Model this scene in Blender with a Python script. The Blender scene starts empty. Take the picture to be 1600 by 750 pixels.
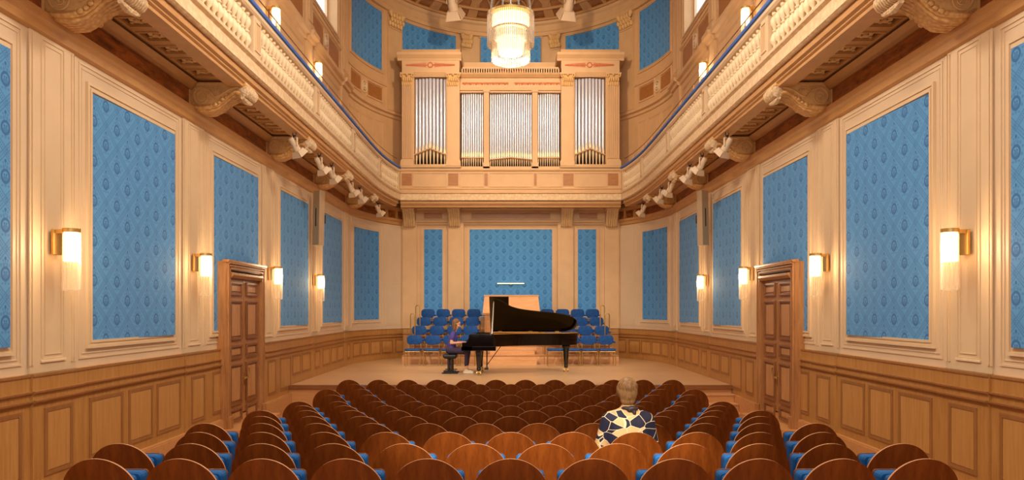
import bpy, math, random
from mathutils import Vector, Matrix
random.seed(7)
PI = math.pi
scene = bpy.context.scene
COL = scene.collection

# ---------------------------------------------------------------- camera, light, exposure
F = 1120.0; CAMZ = 2.24; PX = 798.0; PY = 483.0
cam_d = bpy.data.cameras.new('camera'); cam = bpy.data.objects.new('camera', cam_d); COL.objects.link(cam)
cam.location = (0, 0, CAMZ); cam.rotation_euler = (PI/2, 0, 0)
cam_d.sensor_width = 36.0; cam_d.lens = F/1600*36; cam_d.shift_x = (800-PX)/1600; cam_d.shift_y = (PY-375)/1600
cam_d.clip_end = 200
scene.camera = cam
scene.view_settings.view_transform = 'Standard'; scene.view_settings.look = 'None'
scene.view_settings.gamma = 1.0; scene.view_settings.use_curve_mapping = False
scene.view_settings.exposure = 0.2

world = bpy.data.worlds.new('world'); scene.world = world; world.use_nodes = True
bg = world.node_tree.nodes['Background']; bg.inputs[0].default_value = (1.0, 0.93, 0.84, 1); bg.inputs[1].default_value = 1.0

def lamp(kind, name, loc, energy, color=(1, .8, .58), size=.3, target=None, spot=60, blend=.6):
    d = bpy.data.lights.new(name, kind); d.energy = energy; d.color = color
    if kind == 'AREA': d.size = size
    else: d.shadow_soft_size = size
    if kind == 'SPOT': d.spot_size = math.radians(spot); d.spot_blend = blend
    o = bpy.data.objects.new(name, d); COL.objects.link(o); o.location = loc
    if target is not None:
        v = Vector(target)-Vector(loc); o.rotation_euler = v.to_track_quat('-Z', 'Y').to_euler()
    return o
WARM = (1.0, .86, .69); WARM2 = (1.0, .74, .48)
SCONCE_W = 28; GSCONCE_W = 12
for cy, e, lz in ((15.0, 310, 7.6), (9.0, 520, 7.7), (2.5, 520, 7.7)):                # one chandelier in view; two unseen ones assumed nearer the camera
    lamp('POINT', 'chandelier_light', (0, cy, lz), e, WARM, .12 if cy > 12 else .4)
for sx in (-1, 1):
    lamp('SPOT', 'stage_spot', (sx*3.75, 13.6, 5.05), 520, WARM, .12, (sx*-.4, 19.0, .6), 62, .8)
    lamp('SPOT', 'stage_spot', (sx*3.75, 16.5, 5.05), 420, WARM, .12, (sx*.8, 21.8, 1.4), 70, .8)
    lamp('SPOT', 'ceiling_spot', (sx*1.75, 21.8, 11.0), 500, WARM2, .2, (sx*.6, 20.3, .6), 60, .8)
    lamp('SPOT', 'apse_spot', (sx*1.6, 14.0, 11.5), 1350, WARM2, .3, (sx*-1.2, 23.2, 8.6), 62, .8)
o = lamp('SPOT', 'row_spot', (0.4, -1.5, 6.5), 6000, WARM, .15, (0.4, 5.9, 1.15), 9, .8); o.scale = (2.6, 1, 1)

# ---------------------------------------------------------------- materials
def lin(c):
    return tuple(((v/255)/12.92 if v/255 <= .04045 else (((v/255)+.055)/1.055)**2.4) for v in c)
class NT:
    def __init__(s, mat): s.t = mat.node_tree; s.n = s.t.nodes; s.l = s.t.links
    def put(s, sock, v):
        if isinstance(v, (int, float)): sock.default_value = v
        elif isinstance(v, tuple):
            sock.default_value = v if len(sock.default_value) == len(v) else (*v, 1)
        else: s.l.new(v, sock)
    def m(s, op, a, b=None, c=None):
        n = s.n.new('ShaderNodeMath'); n.operation = op; s.put(n.inputs[0], a)
        if b is not None: s.put(n.inputs[1], b)
        if c is not None: s.put(n.inputs[2], c)
        return n.outputs[0]
    def mix(s, f, a, b, mode='MIX'):
        n = s.n.new('ShaderNodeMix'); n.data_type = 'RGBA'; n.blend_type = mode
        s.put(n.inputs[0], f); s.put(n.inputs[6], a); s.put(n.inputs[7], b); return n.outputs[2]
    def ramp(s, f, a, b, ca, cb):
        n = s.n.new('ShaderNodeMapRange'); s.put(n.inputs[0], f)
        for i, v in enumerate((a, b, ca, cb)): n.inputs[1+i].default_value = v
        return n.outputs[0]
    def coord(s, kind='Object'): return s.n.new('ShaderNodeTexCoord').outputs[kind]
    def xyz(s, v):
        n = s.n.new('ShaderNodeSeparateXYZ'); s.l.new(v, n.inputs[0]); return n.outputs
    def scale(s, v, sc):
        n = s.n.new('ShaderNodeMapping'); s.l.new(v, n.inputs[0]); n.inputs[3].default_value = sc; return n.outputs[0]
    def noise(s, v, scale, detail=3, rough=.5, dist=0):
        n = s.n.new('ShaderNodeTexNoise'); s.l.new(v, n.inputs['Vector']); n.inputs['Scale'].default_value = scale
        n.inputs['Detail'].default_value = detail; n.inputs['Roughness'].default_value = rough; n.inputs['Distortion'].default_value = dist
        return n.outputs[0]
    def bump(s, h, strength, dist=.01):
        n = s.n.new('ShaderNodeBump'); s.l.new(h, n.inputs['Height']); n.inputs['Strength'].default_value = strength; n.inputs['Distance'].default_value = dist
        return n.outputs[0]
def base(name, col=(200, 200, 200), rough=.5, metal=0, spec=.5, **kw):
    m = bpy.data.materials.new(name); m.use_nodes = True
    b = m.node_tree.nodes['Principled BSDF']; b.inputs['Base Color'].default_value = (*lin(col), 1)
    b.inputs['Roughness'].default_value = rough; b.inputs['Metallic'].default_value = metal
    b.inputs['Specular IOR Level'].default_value = spec
    for k, v in kw.items(): b.inputs[k].default_value = v
    return m, b, NT(m)
def plain(name, col, rough=.5, metal=0, spec=.5, mottle=.06, mscale=3, **kw):
    m, b, t = base(name, col, rough, metal, spec, **kw)
    n = t.noise(t.coord(), mscale, 4)
    c = lin(col); lo = tuple(v*(1-mottle) for v in c); hi = tuple(min(1, v*(1+mottle)) for v in c)
    t.put(b.inputs['Base Color'], t.mix(t.ramp(n, .3, .7, 0, 1), lo, hi)); return m
def wood(name, c1, c2, rough=.4, grain=(14, 14, 1.2), spec=.5, plank=None, bumps=.15, coat=0):
    m, b, t = base(name, c1, rough, 0, spec); b.inputs['Coat Weight'].default_value = coat
    co = t.coord(); v = t.scale(co, grain)
    n = t.noise(v, 1.6, 5, .6, .6); n2 = t.noise(v, 9, 3, .6); n3 = t.noise(co, .9, 2)
    f = t.m('ADD', t.m('MULTIPLY', n, .65), t.m('ADD', t.m('MULTIPLY', n2, .2), t.m('MULTIPLY', n3, .15)))
    c = t.mix(t.ramp(f, .36, .64, 0, 1), lin(c1), lin(c2))
    if plank:                                            # plank = (axis, width)
        x = t.xyz(co)[plank[0]]; fr = t.m('FRACT', t.m('DIVIDE', x, plank[1]))
        line = t.m('LESS_THAN', fr, .03)
        idn = t.m('FLOOR', t.m('DIVIDE', x, plank[1]))
        wn = t.n.new('ShaderNodeTexWhiteNoise'); wn.noise_dimensions = '1D'; t.l.new(idn, wn.inputs['W'])
        c = t.mix(t.m('MULTIPLY', wn.outputs[0], .18), c, tuple(v*.55 for v in lin(c1)))
        c = t.mix(t.m('MULTIPLY', line, .55), c, tuple(v*.35 for v in lin(c1)))
    t.put(b.inputs['Base Color'], c)
    if bumps: t.put(b.inputs['Normal'], t.bump(f, bumps, .004))
    return m
M = {}
M['cream'] = plain('cream paint', (218, 192, 160), .55, mottle=.03, mscale=2)
M['cream_trim'] = plain('cream moulding paint', (222, 194, 156), .5, mottle=.03)
M['shadowline'] = plain('warm moulding line', (186, 146, 108), .6, mottle=.05)
M['tan'] = plain('tan painted wood', (214, 174, 126), .5, mottle=.05)
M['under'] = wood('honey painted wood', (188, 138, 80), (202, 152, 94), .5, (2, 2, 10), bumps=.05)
M['oak'] = wood('honey oak wainscot', (172, 118, 58), (196, 144, 80), .42, (16, 16, 1.1), coat=.15)
M['oak_dark'] = wood('oak moulding', (150, 100, 54), (168, 116, 64), .45, (16, 16, 1.1))
M['oak_panel'] = wood('oak panel', (180, 126, 64), (204, 152, 90), .42, (18, 18, .9))
M['inset'] = wood('walnut inset veneer', (160, 102, 50), (180, 122, 66), .4, (3, 3, 14))
M['burl'] = wood('dark burl veneer', (84, 38, 10), (190, 108, 44), .35, (7, 2, 9), coat=.3)
M['door'] = wood('carved door oak', (158, 104, 58), (190, 134, 82), .42, (14, 14, 1.3))
M['door_dark'] = wood('door moulding oak', (126, 76, 40), (156, 102, 58), .42, (14, 14, 1.3))
M['door_panel'] = wood('door panel oak', (178, 122, 72), (206, 154, 102), .4, (14, 14, 1.0))
M['stage'] = wood('pale stage boards', (205, 160, 112), (222, 180, 132), .38, (1.2, 12, 12), plank=(1, .16), coat=.1)
M['stage_front'] = wood('stage front oak', (196, 138, 84), (212, 156, 100), .42, (1.2, 12, 12))
M['stage_edge'] = wood('stage nosing', (128, 76, 40), (146, 92, 50), .42, (1.2, 12, 12))
M['floor'] = wood('hall parquet', (160, 104, 58), (186, 128, 78), .35, (12, 1.2, 12), plank=(0, .12))
M['riser'] = wood('riser oak', (206, 148, 98), (222, 168, 116), .42, (1.2, 12, 12))
M['seat_wood'] = wood('mahogany plywood', (96, 44, 8), (128, 66, 20), .42, (10, 10, 1.4), spec=.22, bumps=.03)
M['seat_edge'] = plain('plywood edge', (206, 150, 104), .4)
M['seat_blue'] = plain('royal blue velvet', (10, 92, 160), .8, mottle=.15, mscale=30)
M['chair_blue'] = plain('deep blue velvet', (0, 68, 132), .75, mottle=.25, mscale=14)
M['blue_pad'] = plain('blue padded rail', (64, 112, 200), .6)
M['brass'] = plain('brushed brass', (214, 176, 108), .3, 1)
M['brass_thin'] = plain('slim brass rail', (170, 130, 90), .35, .8)
M['chrome'] = plain('satin chrome', (205, 200, 190), .25, 1)
M['legs'] = plain('champagne metal', (186, 150, 92), .35, .8)
M['black'] = plain('black piano lacquer', (8, 6, 6), .06, 0, .6)
M['blackmat'] = plain('black matt metal', (22, 20, 20), .45)
M['lidunder'] = plain('black lacquer lid underside', (14, 7, 6), .1, 0, .6)
M['gold'] = plain('cast iron plate gold', (176, 128, 62), .4, .6)
M['ivory'] = plain('ivory keys', (236, 230, 216), .35)
M['stone'] = plain('carved cream plaster', (222, 180, 118), .6, mottle=.1, mscale=18)
M['plaster_lt'] = plain('pale plaster', (238, 214, 176), .6, mottle=.06, mscale=14)
M['fix'] = plain('cream spotlight housing', (214, 188, 156), .45)
M['fixdark'] = plain('dark clamp', (50, 38, 38), .5)
M['speaker'] = plain('taupe loudspeaker', (160, 132, 98), .55)
M['speakerside'] = plain('pale loudspeaker side', (186, 160, 128), .55)
M['ornament'] = plain('rust painted ornament', (208, 118, 78), .6, mottle=.12, mscale=20)
M['opening_shade'] = plain('painted opening shade', (52, 30, 14), .8)  # dark colour standing in for the shade inside openings
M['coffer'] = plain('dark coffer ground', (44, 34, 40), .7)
M['ceil'] = wood('brown vault boards', (150, 96, 50), (178, 120, 66), .55, (3, 3, 3))
M['ceil_rib'] = plain('tan vault rib', (196, 146, 92), .55)
M['tin'] = plain('polished tin pipe', (218, 220, 232), .28, .5, mottle=.03)
M['tin_lip'] = plain('brushed pipe mouth', (214, 192, 158), .4, .6)
M['skin'] = plain('skin', (214, 158, 124), .5, mottle=.04, **{'Subsurface Weight': .08})
M['hair'] = wood('light brown hair', (84, 52, 26), (140, 94, 50), .5, (30, 30, 4), bumps=.8)
M['hair2'] = wood('ash blond hair', (120, 82, 44), (190, 146, 92), .5, (34, 34, 5), bumps=.9)
M['violet'] = plain('violet blue cotton', (70, 62, 140), .8, mottle=.15, mscale=12)
M['trouser'] = plain('dark plum trousers', (58, 44, 72), .8, mottle=.1)
M['shoe'] = plain('off white shoe leather', (222, 204, 176), .6)
def fabric(name, ca, cb):
    m, b, t = base(name, ca, .75, 0, .25)
    uv = t.n.new('ShaderNodeUVMap').outputs[0]; x = t.xyz(uv); u, v = x[0], x[1]; V = .453
    p = t.m('DIVIDE', t.m('ADD', u, v), V); q = t.m('DIVIDE', t.m('SUBTRACT', u, v), V)
    a = t.m('SUBTRACT', t.m('FRACT', t.m('ADD', p, 100.5)), .5); c = t.m('SUBTRACT', t.m('FRACT', t.m('ADD', q, 100.5)), .5)
    du = t.m('MULTIPLY', t.m('ADD', a, c), .5*V); dv = t.m('MULTIPLY', t.m('SUBTRACT', a, c), .5*V)
    def ell(cx, cy, rx, ry):
        ex = t.m('DIVIDE', t.m('SUBTRACT', du, cx), rx); ey = t.m('DIVIDE', t.m('SUBTRACT', dv, cy), ry)
        return t.m('SQRT', t.m('ADD', t.m('MULTIPLY', ex, ex), t.m('MULTIPLY', ey, ey)))
    def band(v_, c_, w): return t.m('LESS_THAN', t.m('ABSOLUTE', t.m('SUBTRACT', v_, c_)), w)
    ring = band(ell(0, -.01, .05, .058), 1, .22)
    lobe = t.m('MULTIPLY', t.m('LESS_THAN', ell(0, -.035, .036, .03), 1), .75)
    dot1 = t.m('LESS_THAN', ell(-.014, .005, .009, .011), 1); dot2 = t.m('LESS_THAN', ell(.014, .005, .009, .011), 1)
    star = t.m('LESS_THAN', ell(0, .135, .014, .018), 1)
    tail = t.m('MULTIPLY', t.m('LESS_THAN', ell(0, -.085, .013, .03), 1), .6)
    # small leaves around the vase
    ang = t.m('ARCTAN2', dv, du); rad = ell(0, 0, 1, 1)
    adu = t.m('ABSOLUTE', du)
    def aell(cx, cy, rx, ry):
        ex = t.m('DIVIDE', t.m('SUBTRACT', adu, cx), rx); ey = t.m('DIVIDE', t.m('SUBTRACT', dv, cy), ry)
        return t.m('LESS_THAN', t.m('SQRT', t.m('ADD', t.m('MULTIPLY', ex, ex), t.m('MULTIPLY', ey, ey))), 1)
    leaf = aell(.022, .075, .013, .022)
    for q_ in ((.055, .07, .012, .016), (.085, .03, .014, .012), (.075, -.04, .012, .018), (.04, -.1, .014, .011), (.03, .115, .012, .012), (.11, -.01, .01, .016), (.0, .1, .007, .02)): leaf = t.m('MAXIMUM', leaf, aell(*q_))
    # beaded double trellis lines
    def tre(w):
        w1 = t.m('ABSOLUTE', t.m('SUBTRACT', t.m('ABSOLUTE', w), .5)); return w1
    ta, tc = tre(a), tre(c)
    bead_a = t.m('GREATER_THAN', t.m('SINE', t.m('MULTIPLY', q, 2*PI*15)), 0.1)
    bead_c = t.m('GREATER_THAN', t.m('SINE', t.m('MULTIPLY', p, 2*PI*15)), 0.1)
    la = t.m('MAXIMUM', t.m('MULTIPLY', t.m('LESS_THAN', ta, .03), bead_a), t.m('MULTIPLY', band(ta, .08, .017), .9))
    lc = t.m('MAXIMUM', t.m('MULTIPLY', t.m('LESS_THAN', tc, .03), bead_c), t.m('MULTIPLY', band(tc, .08, .017), .9))
    d = ring
    for k in (dot1, dot2, star): d = t.m('MAXIMUM', d, k)
    for k, w in ((lobe, .8), (tail, .8), (leaf, .5), (la, .7), (lc, .7)): d = t.m('MAXIMUM', d, t.m('MULTIPLY', k, w))
    weave = t.noise(t.scale(uv, (300, 300, 300)), 1, 2); soft = t.noise(t.scale(uv, (2, 2, 2)), 1, 3)
    col = t.mix(d, lin(ca), lin(cb))
    col = t.mix(t.m('MULTIPLY', t.m('ADD', weave, soft), .12), col, tuple(v_*.6 for v_ in lin(ca)))
    t.put(b.inputs['Base Color'], col); b.inputs['Sheen Weight'].default_value = .15
    return m
M['fabric'] = fabric('blue damask fabric', (88, 158, 220), (48, 108, 172))
def carved(name, col, dark, sx=9, strength=.8):
    m, b, t = base(name, col, .6)
    co = t.coord(); vn = t.n.new('ShaderNodeTexVoronoi'); t.l.new(t.scale(co, (sx, sx, sx)), vn.inputs['Vector']); vn.inputs['Scale'].default_value = 1.3
    h = t.ramp(vn.outputs['Distance'], 0, .7, 1, 0)
    t.put(b.inputs['Base Color'], t.mix(h, lin(dark), lin(col))); t.put(b.inputs['Normal'], t.bump(h, strength*.55, .015)); return m
M['carved'] = carved('carved leaf band', (240, 216, 176), (222, 190, 148))
M['leafcarve'] = carved('carved acanthus', (222, 176, 114), (192, 142, 80), 16, .7)
M['leaflight'] = carved('pale carved leaf', (236, 210, 172), (206, 172, 128), 20, .9)
def emis(name, col, s, basec=(255, 240, 215)):
    m, b, t = base(name, basec, .4); b.inputs['Emission Color'].default_value = (*lin(col), 1); b.inputs['Emission Strength'].default_value = s; return m
M['glow'] = emis('lit lamp glass', (255, 214, 158), 4)
M['glow2'] = emis('lit chandelier diffuser', (255, 222, 176), 2.6)
M['strip'] = emis('lit lamp strip', (255, 214, 150), 1.2)
M['day'] = emis('bright frosted window glass', (225, 232, 240), 1.8, (90, 100, 110))
def glassy(name, tint=(255, 246, 232), a=.35, rough=.12):
    m, b, t = base(name, tint, rough, 0, .8); b.inputs['Alpha'].default_value = a; return m
M['glass'] = glassy('ribbed clear glass', (255, 236, 205), .28)
M['rodglass'] = glassy('glass rod', (190, 170, 140), .5, .1)
m, b, t = base('printed blouse', (224, 190, 140), .8)
vn = t.n.new('ShaderNodeTexVoronoi'); t.l.new(t.scale(t.coord(), (9, 4, 12)), vn.inputs['Vector']); vn.inputs['Scale'].default_value = 1.0
ve = t.n.new('ShaderNodeTexVoronoi'); ve.feature = 'DISTANCE_TO_EDGE'; t.l.new(t.scale(t.coord(), (9, 4, 12)), ve.inputs['Vector']); ve.inputs['Scale'].default_value = 1.0
g = t.xyz(vn.outputs['Color'])
c = t.mix(t.m('GREATER_THAN', g[0], .38), lin((206, 168, 118)), lin((22, 22, 48)))
c = t.mix(t.m('GREATER_THAN', g[1], .9), c, lin((200, 150, 112)))
c = t.mix(t.m('LESS_THAN', ve.outputs[0], .022), c, lin((232, 204, 160)))
t.put(b.inputs['Base Color'], c); M['blouse'] = m

# ---------------------------------------------------------------- mesh helpers
class MB:
    def __init__(s): s.v = []; s.f = []; s.mi = []; s.uv = {}; s.sm = []
    def add(s, vs, fs, mi=0, smooth=False):
        o = len(s.v); s.v += [tuple(p) for p in vs]
        for f in fs: s.f.append(tuple(i+o for i in f)); s.mi.append(mi); s.sm.append(smooth)
    def box(s, x0, x1, y0, y1, z0, z1, mi=0, mp=None):
        P = [(x0,y0,z0),(x1,y0,z0),(x1,y1,z0),(x0,y1,z0),(x0,y0,z1),(x1,y0,z1),(x1,y1,z1),(x0,y1,z1)]
        if mp: P = [mp(*p) for p in P]
        s.add(P, [(0,3,2,1),(4,5,6,7),(0,1,5,4),(1,2,6,5),(2,3,7,6),(3,0,4,7)], mi)
    def obox(s, c, sz, rot=None, mi=0):
        R = rot or Matrix.Identity(3); c = Vector(c); a, b_, d = (k/2 for k in sz)
        P = [c+R@Vector((i*a, j*b_, k*d)) for k in (-1, 1) for i, j in ((-1,-1),(1,-1),(1,1),(-1,1))]
        s.add(P, [(0,3,2,1),(4,5,6,7),(0,1,5,4),(1,2,6,5),(2,3,7,6),(3,0,4,7)], mi)
    def loft(s, rings, mi=0, caps=True, smooth=False, closed=True):
        n = len(rings[0]); V = [p for r in rings for p in r]; Fs = []
        for i in range(len(rings)-1):
            for j in range(n if closed else n-1):
                k = (j+1) % n; Fs.append((i*n+j, i*n+k, (i+1)*n+k, (i+1)*n+j))
        s.add(V, Fs, mi, smooth)
        if caps and closed:
            s.add(rings[0], [tuple(range(n-1, -1, -1))], mi); s.add(rings[-1], [tuple(range(n))], mi)
    def lathe(s, prof, seg=12, c=(0,0,0), mi=0, caps=True, smooth=True, axis='z', ph=0):
        rings = []
        for r, z in prof:
            ring = []
            for k in range(seg):
                a = 2*PI*k/seg+ph; x, y = r*math.cos(a), r*math.sin(a)
                p = (x, y, z) if axis == 'z' else ((z, x, y) if axis == 'x' else (y, z, x))
                ring.append((c[0]+p[0], c[1]+p[1], c[2]+p[2]))
            rings.append(ring)
        s.loft(rings, mi, caps, smooth)
    def tube(s, pts, r, seg=8, mi=0, caps=True, closed=False):
        pts = [Vector(p) for p in pts]; n = len(pts); rings = []; up = Vector((0, 0, 1))
        R = r if isinstance(r, (list, tuple)) else [r]*n
        prev = None
        for i, p in enumerate(pts):
            if closed: t_ = pts[(i+1) % n]-pts[i-1]
            else: t_ = pts[min(i+1, n-1)]-pts[max(i-1, 0)]
            t_.normalize()
            if prev is None:
                a = up if abs(t_.dot(up)) < .95 else Vector((1, 0, 0)); u = t_.cross(a).normalized()
            else: u = (prev-t_*prev.dot(t_)).normalized()
            prev = u; w = t_.cross(u)
            rings.append([p+R[i]*(math.cos(2*PI*k/seg)*u+math.sin(2*PI*k/seg)*w) for k in range(seg)])
        if closed: rings.append(rings[0]); caps = False
        s.loft(rings, mi, caps, True)
    def prism(s, poly, a0, a1, axis='y', mi=0, mi_side=None, mp=None):
        def P(p, a):
            q = {'y': (p[0], a, p[1]), 'x': (a, p[0], p[1]), 'z': (p[0], p[1], a)}[axis]
            return mp(*q) if mp else q
        n = len(poly); A = [P(p, a0) for p in poly]; B = [P(p, a1) for p in poly]
        s.add(A, [tuple(range(n))], mi); s.add(B, [tuple(range(n-1, -1, -1))], mi)
        s.add(A+B, [(i, n+i, n+(i+1) % n, (i+1) % n) for i in range(n)], mi if mi_side is None else mi_side)
    def ball(s, c, r, seg=12, rings=8, mi=0, smooth=True):
        rx, ry, rz = r if isinstance(r, (tuple, list)) else (r, r, r)
        R = []
        for i in range(rings+1):
            a = -PI/2+PI*i/rings; k = max(math.cos(a), .02)
            R.append([(c[0]+rx*k*math.cos(2*PI*j/seg), c[1]+ry*k*math.sin(2*PI*j/seg), c[2]+rz*math.sin(a)) for j in range(seg)])
        s.loft(R, mi, True, smooth)
    def sweep(s, mp, s0, s1, n, prof, mi=0, caps=True):
        rings = [[mp(s0+(s1-s0)*i/n, d, z) for d, z in prof] for i in range(n+1)]
        s.loft(rings, mi, caps)
    def wbox(s, mp, s0, s1, z0, z1, d0, d1, n=1, mi=0):
        s.sweep(mp, s0, s1, n, [(d0, z0), (d1, z0), (d1, z1), (d0, z1)], mi)
    def frame(s, mp, s0, s1, z0, z1, w, d0, d1, n=1, mi=0):
        s.wbox(mp, s0, s1, z1-w, z1, d0, d1, n, mi); s.wbox(mp, s0, s1, z0, z0+w, d0, d1, n, mi)
        s.wbox(mp, s0, s0+w, z0+w, z1-w, d0, d1, 1, mi); s.wbox(mp, s1-w, s1, z0+w, z1-w, d0, d1, 1, mi)
    def mesh(s, name, mats):
        me = bpy.data.meshes.new(name); me.from_pydata(s.v, [], s.f)
        for m_ in mats: me.materials.append(m_)
        for p, i, sm in zip(me.polygons, s.mi, s.sm): p.material_index = i; p.use_smooth = sm
        me.update()
        import bmesh
        bm = bmesh.new(); bm.from_mesh(me); bmesh.ops.remove_doubles(bm, verts=bm.verts, dist=1e-5)
        bmesh.ops.recalc_face_normals(bm, faces=bm.faces); bm.to_mesh(me); bm.free()
        if any(s.sm): me.set_sharp_from_angle(angle=math.radians(42))
        return me
def obj(name, mb, mat, parent=None, loc=None, bevel=0, label=None):
    mats = mat if isinstance(mat, list) else [mat]
    mats = [M[k] if isinstance(k, str) else k for k in mats]
    me = mb.mesh(name, mats); o = bpy.data.objects.new(name, me); COL.objects.link(o)
    if parent: o.parent = parent
    if loc: o.location = loc
    if bevel:
        b_ = o.modifiers.new('bevel', 'BEVEL'); b_.width = bevel; b_.segments = 2; b_.limit_method = 'ANGLE'
    if label: o['label'] = label
    return o
def empty(name, loc=(0,0,0), label=None, cat=None, group=None, rz=0):
    o = bpy.data.objects.new(name, None); COL.objects.link(o); o.location = loc; o.rotation_euler = (0, 0, rz); o.empty_display_size = .1
    return tag(o, label, cat, group)
def tag(o, label=None, cat=None, group=None, kind=None):
    for k, v in (('label', label), ('category', cat), ('group', group), ('kind', kind)):
        if v: o[k] = v
    return o
def kids(o): return [c for c in ALLK.get(o.name, [])]
def dup(root, loc=None, rz=None, label=None, group=None, scale=None):
    ch = [(c, list(c.children)) for c in root.children]
    r = root.copy(); COL.objects.link(r)
    if loc is not None: r.location = loc
    if rz is not None: r.rotation_euler = (0, 0, rz)
    if scale is not None: r.scale = scale
    if label: r['label'] = label
    if group: r['group'] = group
    for c, gc in ch:
        k = c.copy(); COL.objects.link(k); k.parent = r
        for g_ in gc:
            q = g_.copy(); COL.objects.link(q); q.parent = k
    return r
def ordn(n): return ['first','second','third','fourth','fifth','sixth','seventh','eighth','ninth','tenth','eleventh','twelfth','thirteenth','fourteenth','fifteenth','sixteenth'][n-1]

# plan curves.  Path.map(side): (s, d, z) -> xyz ; s equals Y on the straight part, d is towards the room
class Path:
    def __init__(s, pts):
        s.p = [Vector(p) for p in pts]; s.L = [pts[0][1]]
        for a, b_ in zip(s.p, s.p[1:]): s.L.append(s.L[-1]+(b_-a).length)
    def at(s, q):
        L = s.L; i = 0
        if q <= L[0]: i = 0
        else:
            lo, hi = 0, len(L)-2
            while lo < hi:
                mid = (lo+hi+1)//2
                if L[mid] <= q: lo = mid
                else: hi = mid-1
            i = lo
        a, b_ = s.p[i], s.p[i+1]; t_ = (q-L[i])/(L[i+1]-L[i]); pos = a+(b_-a)*t_
        def tan(k):
            u = s.p[min(k+1, len(s.p)-1)]-s.p[max(k-1, 0)]; return u.normalized()
        tv = (tan(i)*(1-t_)+tan(i+1)*t_).normalized()
        return pos, Vector((-tv.y, tv.x))
    def mp(s, side):
        def f(q, d, z):
            p, n = s.at(q); r = p+n*d; return (side*r.x, r.y, z)
        return f
W = 4.74
wpts = [(W, -3.0)]+[(W, y) for y in range(0, 20, 2)]+[(W, 20), (W, 20.4)]+[(W*math.cos(a*.02), 20.5+5.07*math.sin(a*.02)) for a in range(0, 79)]
WALL = Path(wpts)
def s_theta(th):
    s_ = 20.5; n = 200
    for i in range(n):
        a = th*(i+.5)/n; s_ += math.hypot(W*math.sin(a), 5.07*math.cos(a))*th/n
    return s_
gp = [(3.8, -3.0)]+[(3.8, y) for y in range(0, 19, 2)]+[(3.8, 19), (3.79, 20), (3.765, 20.8), (3.72, 21.4), (3.66, 22.0), (3.59, 22.45), (3.52, 22.75)]
GAL = Path(gp)
SIDES = ((-1, 'left'), (1, 'right'))

# ---------------------------------------------------------------- floor, walls, ceiling
def floor_z(y): return .06*max(0, 10.24-y)
mb = MB()
ys = [-3, 10.24, 15.3]
top = [(-W-.2, y, floor_z(y)) for y in ys]+[(W+.2, y, floor_z(y)) for y in reversed(ys)]
mb.add(top+[(x, y, z-.3) for x, y, z in top], [(5,4,3,2,1,0)[::-1], tuple(range(6, 12))]+[(i, 6+i, 6+(i+1) % 6, (i+1) % 6) for i in range(6)])
tag(obj('floor', mb, 'floor'), kind='structure')

TH_BACK = .724; S_END = s_theta(TH_BACK); S_APEX = s_theta(PI/2); YB = 23.75; ZW = 1.60; BH = .44
BAYS = [4.1, 7.4, 10.7, 14.0, 17.3, 20.6]          # pilaster centres
def px_s(px):                                      # arc position seen at this picture column (left side)
    lo, hi = 20.5, S_APEX
    for _ in range(40):
        mid = (lo+hi)/2; p, n = WALL.at(mid)
        if PX-F*p.x/p.y < px: lo = mid
        else: hi = mid
    return lo
CURV = (px_s(552), px_s(591.5))
def wall_frame(mb, mp, s0, s1, z0, z1, w=.09, d=.032, n=1, mi=0):
    """stepped picture moulding"""
    mb.frame(mp, s0, s1, z0, z1, w*.38, 0, d, n, mi); mb.frame(mp, s0+w*.38, s1-w*.38, z0+w*.38, z1-w*.38, w*.3, 0, d*.55, n, mi)
    mb.frame(mp, s0+w*.68, s1-w*.68, z0+w*.68, z1-w*.68, w*.32, 0, d*.9, n, mi)
def line_frame(mb, mp, s0, s1, z0, z1, n=1, mi=0, w=.02, d=.010):
    mb.frame(mp, s0, s1, z0, z1, w, 0, d, n, mi); mb.frame(mp, s0+.055, s1-.055, z0+.055, z1-.055, w*.5, 0, d*.7, n, mi)
WIN = [(17.1, 19.6), (13.7, 16.2), (10.3, 12.8)]
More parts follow.
